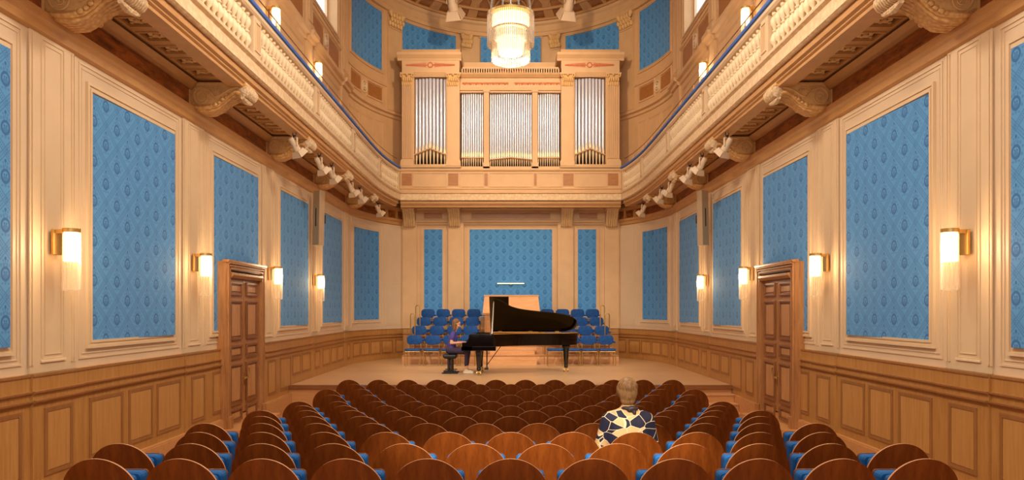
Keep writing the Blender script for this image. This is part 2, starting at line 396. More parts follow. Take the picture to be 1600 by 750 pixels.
for side, nm in SIDES:
    mp = WALL.mp(side)
    mb = MB(); nseg = 60
    def strip(s0, s1, z0, z1, d0=-.35, d1=0, mi=0):
        mb.wbox(mp, s0, s1, z0, z1, d0, d1, max(1, int((s1-max(s0, 20.4))/.12) if s1 > 20.5 else 1), mi)
    strip(-3, 20.4, -.1, 5.2); strip(20.4, S_END, -.1, 5.2)
    root = tag(obj('wall_'+nm, mb, 'cream'), kind='structure')
    # upper wall, cut for the windows
    mb = MB()
    strip(-3, 20.4, 5.2, 9.68); strip(20.4, S_APEX, 5.2, 9.68)
    edges = [-3]+[e for w_ in reversed(WIN) for e in w_]+[20.4]
    for a, b_ in zip(edges[::2], edges[1::2]): strip(a, b_, 9.68, 11.75)
    strip(20.4, S_APEX, 9.68, 12.1); strip(-3, 20.4, 11.75, 12.1)
    obj('upper_wall', mb, 'tan', root)
    # mouldings of the lower wall
    mb = MB()
    for k, c in enumerate(BAYS):
        n = 1 if c < 20 else 4
        if c < 20:
            mb.wbox(mp, c-.36, c+.36, ZW-.02, 5.02, 0, .014)                              # pilaster body
            line_frame(mb, lambda q, d, z: mp(q, d+.014, z), c-.19, c+.19, 1.72, 4.98)
            mb.sweep(mp, c-.2, c+.2, 1, [(.014, 1.70), (.03, 1.702), (.028, 1.72), (.014, 1.74)])                                 # sill of pilaster panel
            for e in (-.34, .34):
                for j in (-.022, .022): mb.wbox(mp, c+e+j-.012, c+e+j+.012, 1.68, 4.98, .014, .026)
        else:
            mb.wbox(mp, c-.2, c+.2, ZW+.03, 5.02, 0, .02, n); line_frame(mb, lambda q, d, z: mp(q, d+.02, z), c-.13, c+.13, 1.74, 4.95, 2)
    for k in range(5):
        a = BAYS[k]+.66; b_ = BAYS[k+1]-.66
        line_frame(mb, mp, a-.2, b_+.2, 1.69, 4.96)
        wall_frame(mb, mp, a-.07, b_+.07, 1.80, 4.78)
    a, b_ = CURV
    wall_frame(mb, mp, a-.09, b_+.09, 1.82, 4.79, n=10); line_frame(mb, mp, a-.2, b_+.24, 1.70, 4.96, n=10)
    c0 = b_+.34; line_frame(mb, mp, c0, S_END-.12, 1.72, 3.02, n=4); line_frame(mb, mp, c0, S_END-.12, 3.1, 4.96, n=4)
    # crown under the frieze
    prof = [(0, 5.0), (.05, 5.02), (.06, 5.1), (.1, 5.13), (.12, 5.2), (0, 5.2)]
    obj('wall_moulding', mb, 'cream_trim', root)
    mb = MB(); mb.sweep(mp, -3, 20.4, 1, prof); mb.sweep(mp, 20.4, S_END, 24, prof)
    obj('crown_moulding', mb, 'under', root)
    # dark frieze, cove above
    mb = MB(); mb.wbox(mp, -3, 20.4, 5.2, 5.47, 0, .03); mb.wbox(mp, 20.4, S_END, 5.2, 5.47, 0, .03, 24)
    obj('frieze', mb, 'burl', root)
    mb = MB()
    for a_, b2 in ((S_END-.95, S_END-.8), (S_END-.42, S_END-.34), (S_END-.12, S_END)): mb.wbox(mp, a_, b2, 5.2, 5.47, .02, .06, 3)
    prof = [(0, 5.46), (.06, 5.46), (.1, 5.5), (.16, 5.56), (0, 5.58)]
    mb.sweep(mp, -3, 20.4, 1, prof); mb.sweep(mp, 20.4, S_END, 24, prof)
    obj('cove_moulding', mb, 'under', root)
    # wainscot
    mb = MB()
    def dado(s0, s1, e, n):
        mb.wbox(mp, s0, s1, 0, ZW, 0, .05+e, n)
    dado(-3, 20.4, 0, 1); dado(20.4, S_END, 0, 24)
    for c in BAYS: dado(c-.4, c+.4, .022, 1 if c < 20 else 6)
    obj('wainscot', mb, 'oak', root)
    mb = MB()
    def ledge(s0, s1, e, n):
        e += .05
        for pr in ([(e, 1.395), (e+.01, 1.398), (e+.028, 1.415), (e+.03, 1.432), (e, 1.436)],
                   [(e, 1.29), (e+.008, 1.293), (e+.012, 1.31), (e+.035, 1.325), (e+.038, 1.342), (e, 1.347)],
                   [(e, 1.575), (e+.012, 1.575), (e+.012, 1.60), (e, 1.602)]):
            mb.sweep(mp, s0, s1, n, pr)
    ledge(-3, 20.4, 0, 1); ledge(20.4, S_END, 0, 24)
    for c in BAYS: ledge(c-.4, c+.4, .022, 1 if c < 20 else 6)
    P3 = []
    for k in range(5):
        c = BAYS[k]
        P3 += [(c+.6, c+1.23, 0), (c+1.42, c+1.95, 0), (c+2.12, c+2.74, 0)]
    for c in BAYS[:5]: P3.append((c-.2, c+.2, .022))
    P3.append((20.46, 20.74, .022))
    q0 = 21.12; wd = (S_END-.55-q0)/4
    for i in range(4): P3.append((q0+i*wd+.06, q0+(i+1)*wd-.06, 0))
    P3.append((S_END-.42, S_END-.08, 0))
    lowp = .60
    for a_, b2, e in P3:
        n = 1 if b2 < 20.4 else 4
        f2 = (lambda e_: (lambda q, d, z: mp(q, d+.05+e_, z)))(e)
        z0 = lowp if a_ < 15 else .84
        mb.frame(f2, a_-.03, b2+.03, z0-.03, 1.25, .022, 0, .013, n); mb.frame(f2, a_-.008, b2+.008, z0-.008, 1.228, .02, 0, .01, n)
    obj('wainscot_moulding', mb, 'oak_dark', root)
    for a_, b2, e in P3:
        n = 1 if b2 < 20.4 else 4; z0 = lowp if a_ < 15 else .84
        if b2 < 6: continue
        mb = MB(); mb.wbox(mp, a_+.02, b2-.02, z0+.02, 1.2, .05+e, .058+e, n)
        obj('wainscot_panel', mb, 'oak_panel', root)
    # baseboard with a thin ledge; on stage its own low one
    mb = MB(); mb.wbox(mp, -3, 15.15, -.05, BH, .05, .11); mb.wbox(mp, -3, 15.15, BH, BH+.02, .05, .10)
    tag(obj('baseboard_'+nm, mb, 'stage_front'), kind='structure')
    # ------ upper wall trim
    mb = MB()
    prof = [(0, 8.45), (.05, 8.47), (.06, 8.55), (.14, 8.58), (.15, 8.66), (0, 8.68)]
    mb.sweep(mp, -3, 20.4, 1, prof); mb.sweep(mp, 20.4, S_APEX, 40, prof)
    prof = [(0, 9.42), (.03, 9.43), (.05, 9.49), (0, 9.5)]
    mb.sweep(mp, -3, 20.4, 1, prof); mb.sweep(mp, 20.4, S_APEX, 40, prof)
    for c in (20.3, 16.75, 13.35, 9.9):
        w_ = .34 if c > 20 else .2
        mb.wbox(mp, c-w_-.04, c+w_+.04, 5.8, 8.45, 0, .06, 2); mb.wbox(mp, c-w_, c+w_, 8.68, 11.9, 0, .06, 2)
        mb.wbox(mp, c-w_-.06, c+w_+.06, 8.68, 8.84, 0, .12, 2); mb.wbox(mp, c-w_-.03, c+w_+.03, 8.84, 8.9, 0, .1, 2)
        for j in range(5):
            q = c-w_+.08+(2*w_-.16)*j/4; mb.wbox(mp, q-.02, q+.02, 8.95, 11.4, .06, .085)
        prof = [(0, 8.45), (.12, 8.47), (.13, 8.55), (.21, 8.58), (.22, 8.67), (0, 8.68)]; mb.sweep(mp, c-w_-.06, c+w_+.06, 2, prof)
    for w0, w1 in WIN:
        line_frame(mb, mp, w0-.16, w1+.16, 9.55, 11.85, w=.05, d=.04)
        c = (w0+w1)/2
        for i0, i1 in ((w0-.12, c-.28), (c+.24, w1+.1)): mb.frame(mp, i0-.05, i1+.05, 8.8, 9.37, .04, 0, .03)
    # panelling of the gallery level, lower register
    for a_, b2 in ((17.3, 19.8), (13.9, 16.4), (10.6, 13)): line_frame(mb, mp, a_, b2, 6.6, 8.3)
    u0, u1 = px_s(548), px_s(596)
    um = (u0+u1)/2
    for a_, b2 in ((u0-.2, um-.3), (um-.2, um+.55), (um+.65, u1+.1)): line_frame(mb, mp, a_, b2, 6.3, 8.25, n=6)
    for i0, i1 in ((u0-.05, um-.25), (um+.2, u1)): mb.frame(mp, i0-.05, i1+.05, 8.85, 9.38, .04, 0, .03, 5)
    wall_frame(mb, mp, u0-.09, u1+.09, 9.79, 11.85, n=12)
    w0, w1 = px_s(628), px_s(712); wall_frame(mb, mp, w0-.09, w1+.09, 9.0, 11.9, n=14)
    mb.wbox(mp, px_s(752)-.1, S_APEX, 11.85, 11.95, 0, .05, 5)
    # apse pilasters with plain shafts
    for p0, p1 in ((604, 625), (720, 735)):
        a_, b2 = px_s(p0), px_s(p1); mb.wbox(mp, a_, b2, 8.7, 11.9, 0, .08, 3)
        mb.wbox(mp, a_+.03, b2-.03, 11.36, 11.4, .08, .11, 3)
    # cornice ring: architrave, frieze, crown
    prof = [(0, 11.9), (.1, 11.9), (.1, 12.02), (.13, 12.05), (.13, 12.25), (.2, 12.3), (.24, 12.42), (-.3, 12.45)]
    mb.sweep(mp, -3, 20.4, 1, prof); mb.sweep(mp, 20.4, S_APEX, 50, prof)
    obj('upper_moulding', mb, 'tan', root)
    for p0, p1 in ((604, 625), (720, 735)):                     # leaf capitals
        mb = MB(); a_, b2 = px_s(p0), px_s(p1)
        for r_ in range(3):
            for j in range(5):
                q = a_+(b2-a_)*(j+.5*(r_ % 2)+.25)/4.75; mb.ball(mp(q, .12+.03*r_, 11.5+.13*r_), (.06, .06, .09), 7, 5)
        for q in (a_+.02, b2-.02): mb.ball(mp(q, .17, 11.83), .085, 8, 6)
        obj('leaf_capital', mb, 'stone', root)
    mb = MB()
    for w0, w1 in WIN:
        c = (w0+w1)/2
        for i0, i1 in ((w0-.12, c-.28), (c+.24, w1+.1)):
            mb = MB(); mb.wbox(mp, i0, i1, 8.87, 9.3, 0, .012); obj('veneer_inset', mb, 'inset', root)
    for i0, i1 in ((u0-.05, um-.25), (um+.2, u1)):
        mb = MB(); mb.wbox(mp, i0, i1, 8.92, 9.31, 0, .012, 5); obj('veneer_inset', mb, 'inset', root)
    for c in [(w0+w1)/2-.02 for w0, w1 in WIN]+[um-.03]:
        def ringat(r, d):
            return [mp(c+r*math.cos(t_), d, 9.09+r*math.sin(t_)) for t_ in [2*PI*i/20 for i in range(20)]]
        mb = MB(); mb.tube(ringat(.17, .02), .03, 6, closed=True); mb.tube(ringat(.09, .03), .025, 6, closed=True); mb.ball(mp(c, .03, 9.09), .04, 8, 6)
        obj('roundel', mb, 'cream_trim', root)

# fabric panels: framed cloth set in the wall, slightly splayed on the straight walls
def fabric_panel(mp, s0, s1, z0, z1, n, dn, df, u0, v0, loc_name='fabric_panel', topf=None):
    mb = MB(); UV = []
    def pt(i, j, dd):
        q = s0+(s1-s0)*i/n; zt = z1
        return mp(q, dn+(df-dn)*i/n+dd, z0+(zt-z0)*j)
    for i in range(n):
        for dd in (0,):
            P = [pt(i, 0, dd), pt(i+1, 0, dd), pt(i+1, 1, dd), pt(i, 1, dd)]
            mb.add(P, [(0, 1, 2, 3)])
            a, b_ = s0+(s1-s0)*i/n, s0+(s1-s0)*(i+1)/n
            UV += [(a-u0, z0-v0), (b_-u0, z0-v0), (b_-u0, z1-v0), (a-u0, z1-v0)]
    me = bpy.data.meshes.new(loc_name); V = mb.v; n0 = len(V)
    back = [mp(s0, -.05, z0), mp(s1, -.05, z0), mp(s1, -.05, z1), mp(s0, -.05, z1)] if n == 1 else None
    Vs = list(V); Fs = list(mb.f); uvs = list(UV)
    # rim: thickness towards the wall
    m_ = []
    for i in range(n):
        for z, zz in ((z0, 0), (z1, 1)):
            a = pt(i, zz, 0); b2 = pt(i+1, zz, 0)
            q0 = s0+(s1-s0)*i/n; q1 = s0+(s1-s0)*(i+1)/n
            a2 = mp(q0, -.02, z); b3 = mp(q1, -.02, z)
            k = len(Vs); Vs += [a, b2, b3, a2]; Fs.append((k, k+1, k+2, k+3)); uvs += [(0, 0)]*4
    for q, i in ((s0, 0), (s1, n)):
        k = len(Vs); Vs += [pt(i, 0, 0), pt(i, 1, 0), mp(q, -.02, z1), mp(q, -.02, z0)]; Fs.append((k, k+1, k+2, k+3)); uvs += [(0, 0)]*4
    me.from_pydata(Vs, [], Fs); me.materials.append(M['fabric'])
    L = me.uv_layers.new(name='UVMap')
    for i, lp in enumerate(me.loops): L.data[i].uv = uvs[lp.vertex_index]
    o = bpy.data.objects.new(loc_name, me); COL.objects.link(o); return o
POSN = ['nearest one, cut by the picture edge', 'second from the camera', 'behind the carved door', 'just beyond the door', 'last flat one before the curve']
for side, nm in SIDES:
    mp = WALL.mp(side)
    for k in range(5):
        a = BAYS[k]+.68; b_ = BAYS[k+1]-.68; c = (a+b_)/2+(0 if side < 0 else .2265)
        o = fabric_panel(mp, a, b_, 1.88, 4.68, 1, .006, .05, c, 3.03)
        tag(o, 'tall blue damask panel, %s wall, %s' % (nm, POSN[k]), 'wall panel', 'blue damask panels on the lower walls')
    o = fabric_panel(mp, CURV[0], CURV[1], 1.90, 4.70, 10, .012, .012, (CURV[0]+CURV[1])/2, 3.03)
    tag(o, 'blue damask panel on the curved end of the %s wall by the stage' % nm, 'wall panel', 'blue damask panels on the lower walls')
    o = fabric_panel(mp, px_s(548), px_s(596), 9.88, 11.77, 12, .012, .012, 21, 10)
    tag(o, 'upper curved blue damask panel %s of the organ, beside the window' % nm, 'wall panel', 'upper blue damask panels')
    o = fabric_panel(mp, px_s(628), px_s(712), 9.1, 11.8, 14, .012, .012, 22, 10.1)
    tag(o, 'blue damask panel showing above the %s organ tower' % nm, 'wall panel', 'upper blue damask panels')
o = fabric_panel(lambda q, d, z: (q, 25.42-.18*(q*q)/1.0-d, z), -1.05, 1.05, 9.1, 11.82, 8, 0, 0, 0, 10.1)
tag(o, 'blue damask panel behind the chandelier above the middle of the organ', 'wall panel', 'upper blue damask panels')

# back wall of the stage
bm_ = lambda q, d, z: (q, YB-d, z)
mb = MB(); mb.box(-3.7, 3.7, YB, YB+.35, .0, 5.6)
root = tag(obj('wall_back', mb, 'tan'), kind='structure')
mb = MB()
PILS = ((-2.06, -1.55), (1.55, 2.06))
for a, b_ in PILS:
    mb.wbox(bm_, a, b_, 1.6, 5.1, 0, .12); line_frame(mb, lambda q, d, z: bm_(q, d+.12, z), a+.06, b_-.06, 1.75, 4.95, w=.02)
for a, b_ in ((-3.58, -3.1), (3.1, 3.58)):
    mb.wbox(bm_, a, b_, 1.6, 5.1, 0, .08)
for a, b_ in ((-2.87, -2.26), (-1.36, 1.37), (2.22, 2.83)):
    wall_frame(mb, bm_, a-.1, b_+.1, 1.9, 4.98, w=.1); line_frame(mb, bm_, a-.17, b_+.17, 1.72, 5.05, w=.02)
prof = [(0, 5.03), (.04, 5.03), (.05, 5.08), (.1, 5.12), (.1, 5.16), (0, 5.16)]
mb.sweep(bm_, -3.56, 3.56, 1, prof)
prof = [(0, 5.5), (.1, 5.5), (.14, 5.56), (0, 5.6)]; mb.sweep(bm_, -3.56, 3.56, 1, prof)
for a, b_ in ((-2.92, -2.22), (-1.35, 1.35), (2.22, 2.92), (-3.56, -3.5), (3.5, 3.56)): mb.frame(bm_, a, b_, 5.2, 5.46, .03, 0, .03)
obj('wall_moulding', mb, 'tan', root)
mb = MB()
for a, b_ in ((-2.87, -2.27), (-1.3, 1.3), (2.27, 2.87)):
    mb = MB(); mb.wbox(bm_, a, b_, 5.24, 5.42, 0, .012); obj('veneer_inset', mb, 'inset', root)
mb = MB(); mb.wbox(bm_, -3.56, 3.56, .6, 1.58, 0, .07); mb.sweep(bm_, -3.56, 3.56, 1, [(.07, 1.4), (.12, 1.42), (.12, 1.47), (.07, 1.48)]); obj('wainscot', mb, 'oak', root)
for (a, b_, t_) in ((-2.87, -2.26, 'narrow blue damask panel on the back wall, left of the middle'), (-1.36, 1.37, 'wide blue damask panel in the middle of the back wall behind the piano'), (2.22, 2.83, 'narrow blue damask panel on the back wall, right of the middle')):
    o = fabric_panel(bm_, a, b_, 1.9, 4.89, 1, .02, .02, 0 if abs(a) < 2 else (a+b_)/2, 4.40)
    tag(o, t_, 'wall panel', 'blue damask panels on the back wall')

# windows of the upper storey
wi = 0
for side, nm in SIDES:
    mp = WALL.mp(side)
    for k, (w0, w1) in enumerate(WIN[:2]):
        wi += 1
        mb = MB(); mb.frame(lambda q, d, z: mp(q, d-.33, z), w0, w1, 9.68, 11.75, .09, -.05, .07)
        mb.wbox(mp, (w0+w1)/2-.03, (w0+w1)/2+.03, 9.77, 11.66, -.36, -.27)
        o = tag(obj('window_%d' % wi, mb, 'cream_trim'), kind='structure')
        mb = MB(); mb.wbox(mp, w0+.08, w1-.08, 9.76, 11.67, -.345, -.33); obj('pane', mb, 'day', o)
        mb = MB(); mb.wbox(mp, w0, w1, 9.64, 9.69, -.3, .05); obj('window_sill', mb, 'cream_trim', o)

# ceiling with ribbed vault over the apse
mb = MB(); rings = []; NA = 60
def dome(th, r, dz=0):                                   # r 0..1 from centre to wall
    return (-(W-.2)*math.cos(th)*r, 20.5+(5.07-.2)*math.sin(th)*r, 12.42+1.75*max(0,1-r)**.9+dz)
for i in range(11):
    r = 1.04-i*.104*.98
    rings.append([dome(PI*j/NA, max(r, .02)) for j in range(NA+1)])
mb.loft(rings, closed=False, caps=False)
mb.box(-W-.3, W+.3, 12.0, 20.5, 14.15, 14.4)
for s_ in (-1, 1): mb.box(s_*W-.15, s_*W+.15, 12.0, 20.5, 12.4, 14.2)
root = tag(obj('ceiling', mb, 'ceil'), kind='structure')
mb = MB()
for i in range(0, 21):
    th = PI*(i)/20; w_ = .17 if i % 2 == 0 else .05
    for a_, b2 in ((.98, .08),):
        A = [dome(th, a_+(b2-a_)*k/6, -.06) for k in range(7)]
        V = []; nn = Vector((math.sin(th), math.cos(th), 0))
        R = []
        for k, p in enumerate(A):
            p = Vector(p); ww = w_*(1-.85*k/6)
            R.append([p-nn*ww, p+nn*ww, p+nn*ww+Vector((0, 0, .12)), p-nn*ww+Vector((0, 0, .12))])
        mb.loft(R)
for r in (.985, .9, .78, .62, .45):
    mb.tube([dome(PI*j/NA, r, -.05) for j in range(NA+1)], .05, 6)
for i in range(20):
    t0, t1 = PI*i/20, PI*(i+1)/20; tm = (t0+t1)/2
    for r0, r1 in ((.9, .78), (.78, .62)):
        for q in ((t0, r0, tm, r1), (t1, r0, tm, r1)): mb.tube([dome(q[0], q[1], -.04), dome(q[2], q[3], -.04)], .035, 5)
obj('vault_rib', mb, 'ceil_rib', root)
mb = MB(); c = Vector((0, 24.1, 12.83)); mb.tube([c+Vector((.42*math.cos(2*PI*i/24), .3*math.sin(2*PI*i/24), -.1*math.sin(2*PI*i/24))) for i in range(24)], .06, 8, closed=True)
obj('medallion_ring', mb, 'ceil_rib', root)

# doors
for di, (side, nm) in enumerate(SIDES):
    mp0 = WALL.mp(side); Y0, Y1, z0, z1 = 11.56, 13.30, .30, 3.02
    mb = MB()
    mb.wbox(mp0, Y0, Y0+.15, z0, z1-.14, 0, .16); mb.wbox(mp0, Y1-.15, Y1, z0, z1-.14, 0, .16); mb.wbox(mp0, Y0, Y1, z1-.14, z1, 0, .16)
    for e, d in ((.03, .19), (.07, .175), (.12, .18)):
        mb.wbox(mp0, Y0+e-.015, Y0+e+.01, z0, z1-e, .1, d); mb.wbox(mp0, Y1-e-.01, Y1-e+.015, z0, z1-e, .1, d)
        mb.wbox(mp0, Y0+e, Y1-e, z1-e-.012, z1-e+.012, .1, d+.02)
    mb.sweep(mp0, Y0-.03, Y1+.03, 1, [(.1, z1-.02), (.2, z1-.02), (.22, z1+.02), (.1, z1+.03)])
    mb.sweep(mp0, Y0+.16, Y1-.16, 1, [(.1, z1-.27), (.17, z1-.27), (.21, z1-.22), (.21, z1-.18), (.1, z1-.16)])
    mb.wbox(mp0, Y0+.02, Y0+.13, z0, z0+.2, .16, .22); mb.wbox(mp0, Y1-.13, Y1-.02, z0, z0+.2, .16, .22)
    root = tag(obj('door_%d' % (di+1), mb, 'door', bevel=.006), kind='structure')
    ym = (Y0+Y1)/2
    for li, (a, b_) in enumerate(((Y0+.15, ym-.006), (ym+.006, Y1-.15))):
        leaf = MB(); leaf.wbox(mp0, a, b_, z0, z1-.27, .02, .10); lo = obj('door_leaf', leaf, 'door', root)
        mm = MB(); pp = MB()
        for p0, p1 in ((.05, .27), (.33, 1.02), (1.10, 1.34), (1.42, 2.09), (2.17, 2.40)):
            f2 = lambda q, d, z: mp0(q, d+.1, z)
            mm.frame(f2, a+.1, b_-.1, z0+p0, z0+p1, .035, 0, .035); mm.frame(f2, a+.13, b_-.13, z0+p0+.03, z0+p1-.03, .025, 0, .018)
            pp.wbox(f2, a+.17, b_-.17, z0+p0+.07, z0+p1-.07, 0, .014)
        obj('door_moulding', mm, 'door_dark', lo, bevel=.006); obj('door_panel', pp, 'door_panel', lo)
    h = MB()
    for y_ in (ym-.055, ym+.055):
        h.obox(mp0(y_, .108, 1.04), (.012, .04, .2)); h.tube([mp0(y_, .1, 1.06), mp0(y_, .19, 1.06)], .011)
    h.tube([mp0(ym-.05, .185, 1.06), mp0(ym-.19, .185, 1.05)], .013)
    h.tube([mp0(ym+.05, .185, 1.06), mp0(ym+.06, .19, 1.15), mp0(ym+.05, .185, 1.22)], .013)
    obj('door_handle', h, 'brass', root)
    mb = MB()
    for k in range(2):
        mb.wbox(mp0, Y0-.1-.1*k, Y1+.1+.1*k, -.02, .15*(2-k), .11, .45+.3*k)
    tag(obj('door_step', mb, 'stage_front'), 'oak step below the carved double door in the %s wall' % nm, 'step')

# ---------------------------------------------------------------- stage
mb = MB(); ZS = .63
pl = [(-W+.0, 15.15), (W-.0, 15.15)]
ring = [WALL.at(q) for q in [15.15]+[20.4+(S_END-20.4)*i/14 for i in range(15)]]
right = [((p+n*.06).x, (p+n*.06).y) for p, n in ring]
poly = right+[(-x, y) for x, y in reversed(right)]
poly = [(max(-W+.06, min(W-.06, x)), min(y, YB-.07)) for x, y in poly]
mb.prism(poly, ZS-.06, ZS, 'z')
stage = tag(obj('stage', mb, 'stage'), 'low pale wooden stage platform carrying the grand piano', 'stage')
mb = MB(); mb.box(-W+.06, W-.06, 15.12, 15.2, ZS-.075, ZS+.004); obj('stage_edge', mb, 'stage_edge', stage)
mb = MB(); mb.box(-W+.06, W-.06, 15.18, 15.26, 0, ZS-.06)
for x in (-4.45, -2.6, -.9, .9, 2.6): mb.box(x-.9, x+.88, 15.165, 15.19, .02, ZS-.08)
mb.box(-W+.07, -4.46, 15.16, 15.19, .02, .4); obj('stage_front', mb, 'stage_front', stage)
mb = MB()
for k in range(3): mb.box(2.6, W-.115, 15.15-.3*(k+1), 15.17-.3*k, 0, ZS-.1575*(k+1)-.02)
o = obj('stage_steps', mb, 'stage_front'); tag(o, 'wooden steps at the right end of the stage front', 'steps')
mb = MB()
for k in range(3): mb.box(2.58, W-.115, 15.15-.3*(k+1)-.02, 15.165-.3*k, ZS-.1575*(k+1)-.02, ZS-.1575*(k+1))
obj('tread', mb, 'riser', o)
# tiered platform for the orchestra chairs
T0 = 20.98
for k in range(3):
    y0, y1 = T0+.75*k, (T0+.75*(k+1) if k < 2 else YB-.075)
    mb = MB(); mb.box(-3.18+.06*k, 3.16-.06*k, y0, y1-.002, ZS, ZS+.25*(k+1))
    o = tag(obj('tier_platform', mb, 'riser'), 'full-width wooden tier for the blue chairs, the %s of the three' % ['lowest, nearest the piano', 'middle one', 'highest, at the back wall'][k], 'platform')
    mb = MB()
    for x in (-2.12, -.98, .98, 2.12): mb.box(x-.006, x+.006, y0-.006, y0+.01, ZS, ZS+.25*(k+1)-.02)
    mb.box(-3.17+.06*k, 3.15-.06*k, y0-.012, y0+.01, ZS+.25*(k+1)-.022, ZS+.25*(k+1)-.001)
    obj('tier_edge', mb, 'oak_dark', o)
mb = MB(); mb.box(-.6, .76, 20.7, T0-.005, ZS, ZS+.12)
tag(obj('step_block', mb, 'riser'), 'low wooden step box on the stage floor under the piano', 'step')
mb = MB(); mb.box(-.62, .72, T0+.42, T0+.74, ZS+.25, ZS+.37)
tag(obj('step_block', mb, 'riser'), 'low wooden step box on the first tier behind the piano', 'step')

# ---------------------------------------------------------------- galleries
ORN = 16
bal = MB(); bal.lathe([(.05, 0), (.05, .03), (.028, .05), (.03, .08), (.068, .12), (.075, .17), (.05, .235), (.026, .27), (.045, .285), (.045, .30), (.026, .315), (.04, .345), (.068, .40), (.073, .45), (.046, .50), (.028, .51), (.05, .53), (.05, .57)], 10)
BAL = bal.mesh('baluster', [M['plaster_lt']])
S_G = GAL.L[-1]
for side, nm in SIDES:
    mp = GAL.mp(side); wp = WALL.mp(side)
    root = empty('gallery', (side*3.9, 12, 5.5), 'long cream balcony running along the %s wall with turned balusters and blue rail' % nm, 'balcony', 'side galleries')
    def gobj(name, mb, mat, parent=None, **kw):
        o = obj(name, mb, mat, parent or root, **kw)
        if parent is None: o.matrix_parent_inverse = Matrix.Translation(root.location).inverted()
        return o
    def sw(mb, prof, mi=0): mb.sweep(mp, -3, 19, 1, prof, mi); mb.sweep(mp, 19, S_G, 12, prof, mi)
    mb = MB()
    sw(mb, [(-.34, 5.5), (-.12, 5.5), (-.12, 5.54), (-.09, 5.56), (-.09, 5.58), (-.05, 5.6), (-.05, 5.68), (-.34, 5.68)])
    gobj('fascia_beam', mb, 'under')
    mb = MB(); sw(mb, [(-.3, 5.68), (.0, 5.69), (.03, 5.71), (.0, 5.74), (.0, 5.9), (.05, 5.93), (-.3, 5.93)]); gobj('carved_band', mb, 'carved')
    mb = MB(); sw(mb, [(-.16, 5.93), (.04, 5.93), (.045, 5.97), (.0, 6.02), (-.16, 6.02)])
    sw(mb, [(-.16, 6.59), (.0, 6.59), (.03, 6.62), (.03, 6.67), (.0, 6.70), (-.18, 6.70)]); gobj('rail', mb, 'cream_trim')
    mb = MB(); sw(mb, [(-.17, 6.70), (.045, 6.70), (.055, 6.725), (.04, 6.76), (-.17, 6.76)]); gobj('blue_rail_pad', mb, 'blue_pad', label='blue padded top of the balcony rail')
    mb = MB()
    peds = [c for c in (4.1, 7.4, 10.75, 14.1, 17.4, 20.7)]
    for c in peds:
        mb.wbox(mp, c-.15, c+.15, 6.02, 6.59, -.15, .0, 2); mb.frame(mp, c-.11, c+.11, 6.08, 6.53, .025, 0, .02, 1)
    mb.wbox(mp, S_G-.1, S_G, 6.02, 6.59, -.15, 0)
    gobj('pedestal', mb, 'cream_trim')
    for c in peds:
        mb = MB(); mb.wbox(mp, c-.08, c+.08, 6.11, 6.5, 0, .008); gobj('pedestal_inset', mb, 'tan')
    mb = MB(); sw(mb, [(-.27, 5.9), (-.24, 5.9), (-.24, 6.62), (-.27, 6.62)]); gobj('backing_board', mb, 'tan')
    cnt = 0
    for c0, c1 in ((7.4, 10.75), (10.75, 14.1), (14.1, 17.4), (17.4, 20.7), (20.7, S_G+.1)):
        a, b_ = c0+.17, c1-.17; n = max(3, round((b_-a)/.168))
        for i in range(n):
            q = a+(b_-a)*(i+.5)/n; p = mp(q, -.075, 6.02)
            o = bpy.data.objects.new('baluster', BAL); COL.objects.link(o); o.parent = root
            o.location = Vector(p)-root.location; cnt += 1
    # thin brass rail
    mb = MB(); qs = [-3, 19]+[19+(S_G-19)*i/12 for i in range(1, 13)]
    mb.tube([mp(q, -.1, 7.03) for q in qs], .011, 6); gobj('brass_rail', mb, 'brass_thin')
    q = 7.45
    while q < S_G:
        mb = MB(); mb.lathe([(.009, 6.75), (.009, 7.03)], 6, mp(q, -.1, 0)); q += 1.12; gobj('rail_post', mb, 'brass')
    # floor deck and coffered soffit
    mb = MB(); NL = 24
    def lay(z0, z1, a, b_):
        R = []
        stops = [(-3, -3), (19, 19)]+[(19+(S_G-19)*k/NL, 19+(S_END-19)*k/NL) for k in range(1, NL+1)]
        for g_, w_ in stops:
            P = Vector(mp(g_, a, 0)); Q = Vector(wp(w_, b_, 0))
            R.append([(P.x, P.y, z0), (Q.x, Q.y, z0), (Q.x, Q.y, z1), (P.x, P.y, z1)])
        return R
    mb.loft(lay(5.66, 5.72, -.1, .0)); mb.loft(lay(5.72, 5.85, -.1, 0)); gobj('deck', mb, 'tan')
    mb = MB(); cf = MB()
    x0, x1 = 4.10, 4.62
    cells = []
    for k in range(0, 5):
        a = BAYS[k]+.3; b_ = BAYS[k+1]-.3; n = 6
        for i in range(n):
            c = a+(b_-a)*(i+.5)/n; cells.append(c)
    sx = side
    yy = BAYS[0]
    def sb(x_0, x_1, y_0, y_1, z_0, z_1, t=mb): t.box(min(sx*x_0, sx*x_1), max(sx*x_0, sx*x_1), y_0, y_1, z_0, z_1)
    sb(4.1, 4.21, 3.5, 20.4, 5.60, 5.66); sb(4.51, 4.62, 3.5, 20.4, 5.60, 5.66)
    prev = 3.5
    for c in cells+[None]:
        e = c-.12 if c else 20.4
        sb(4.21, 4.51, prev, e, 5.60, 5.66)
        if c: prev = c+.12
    gobj('soffit', mb, 'under')
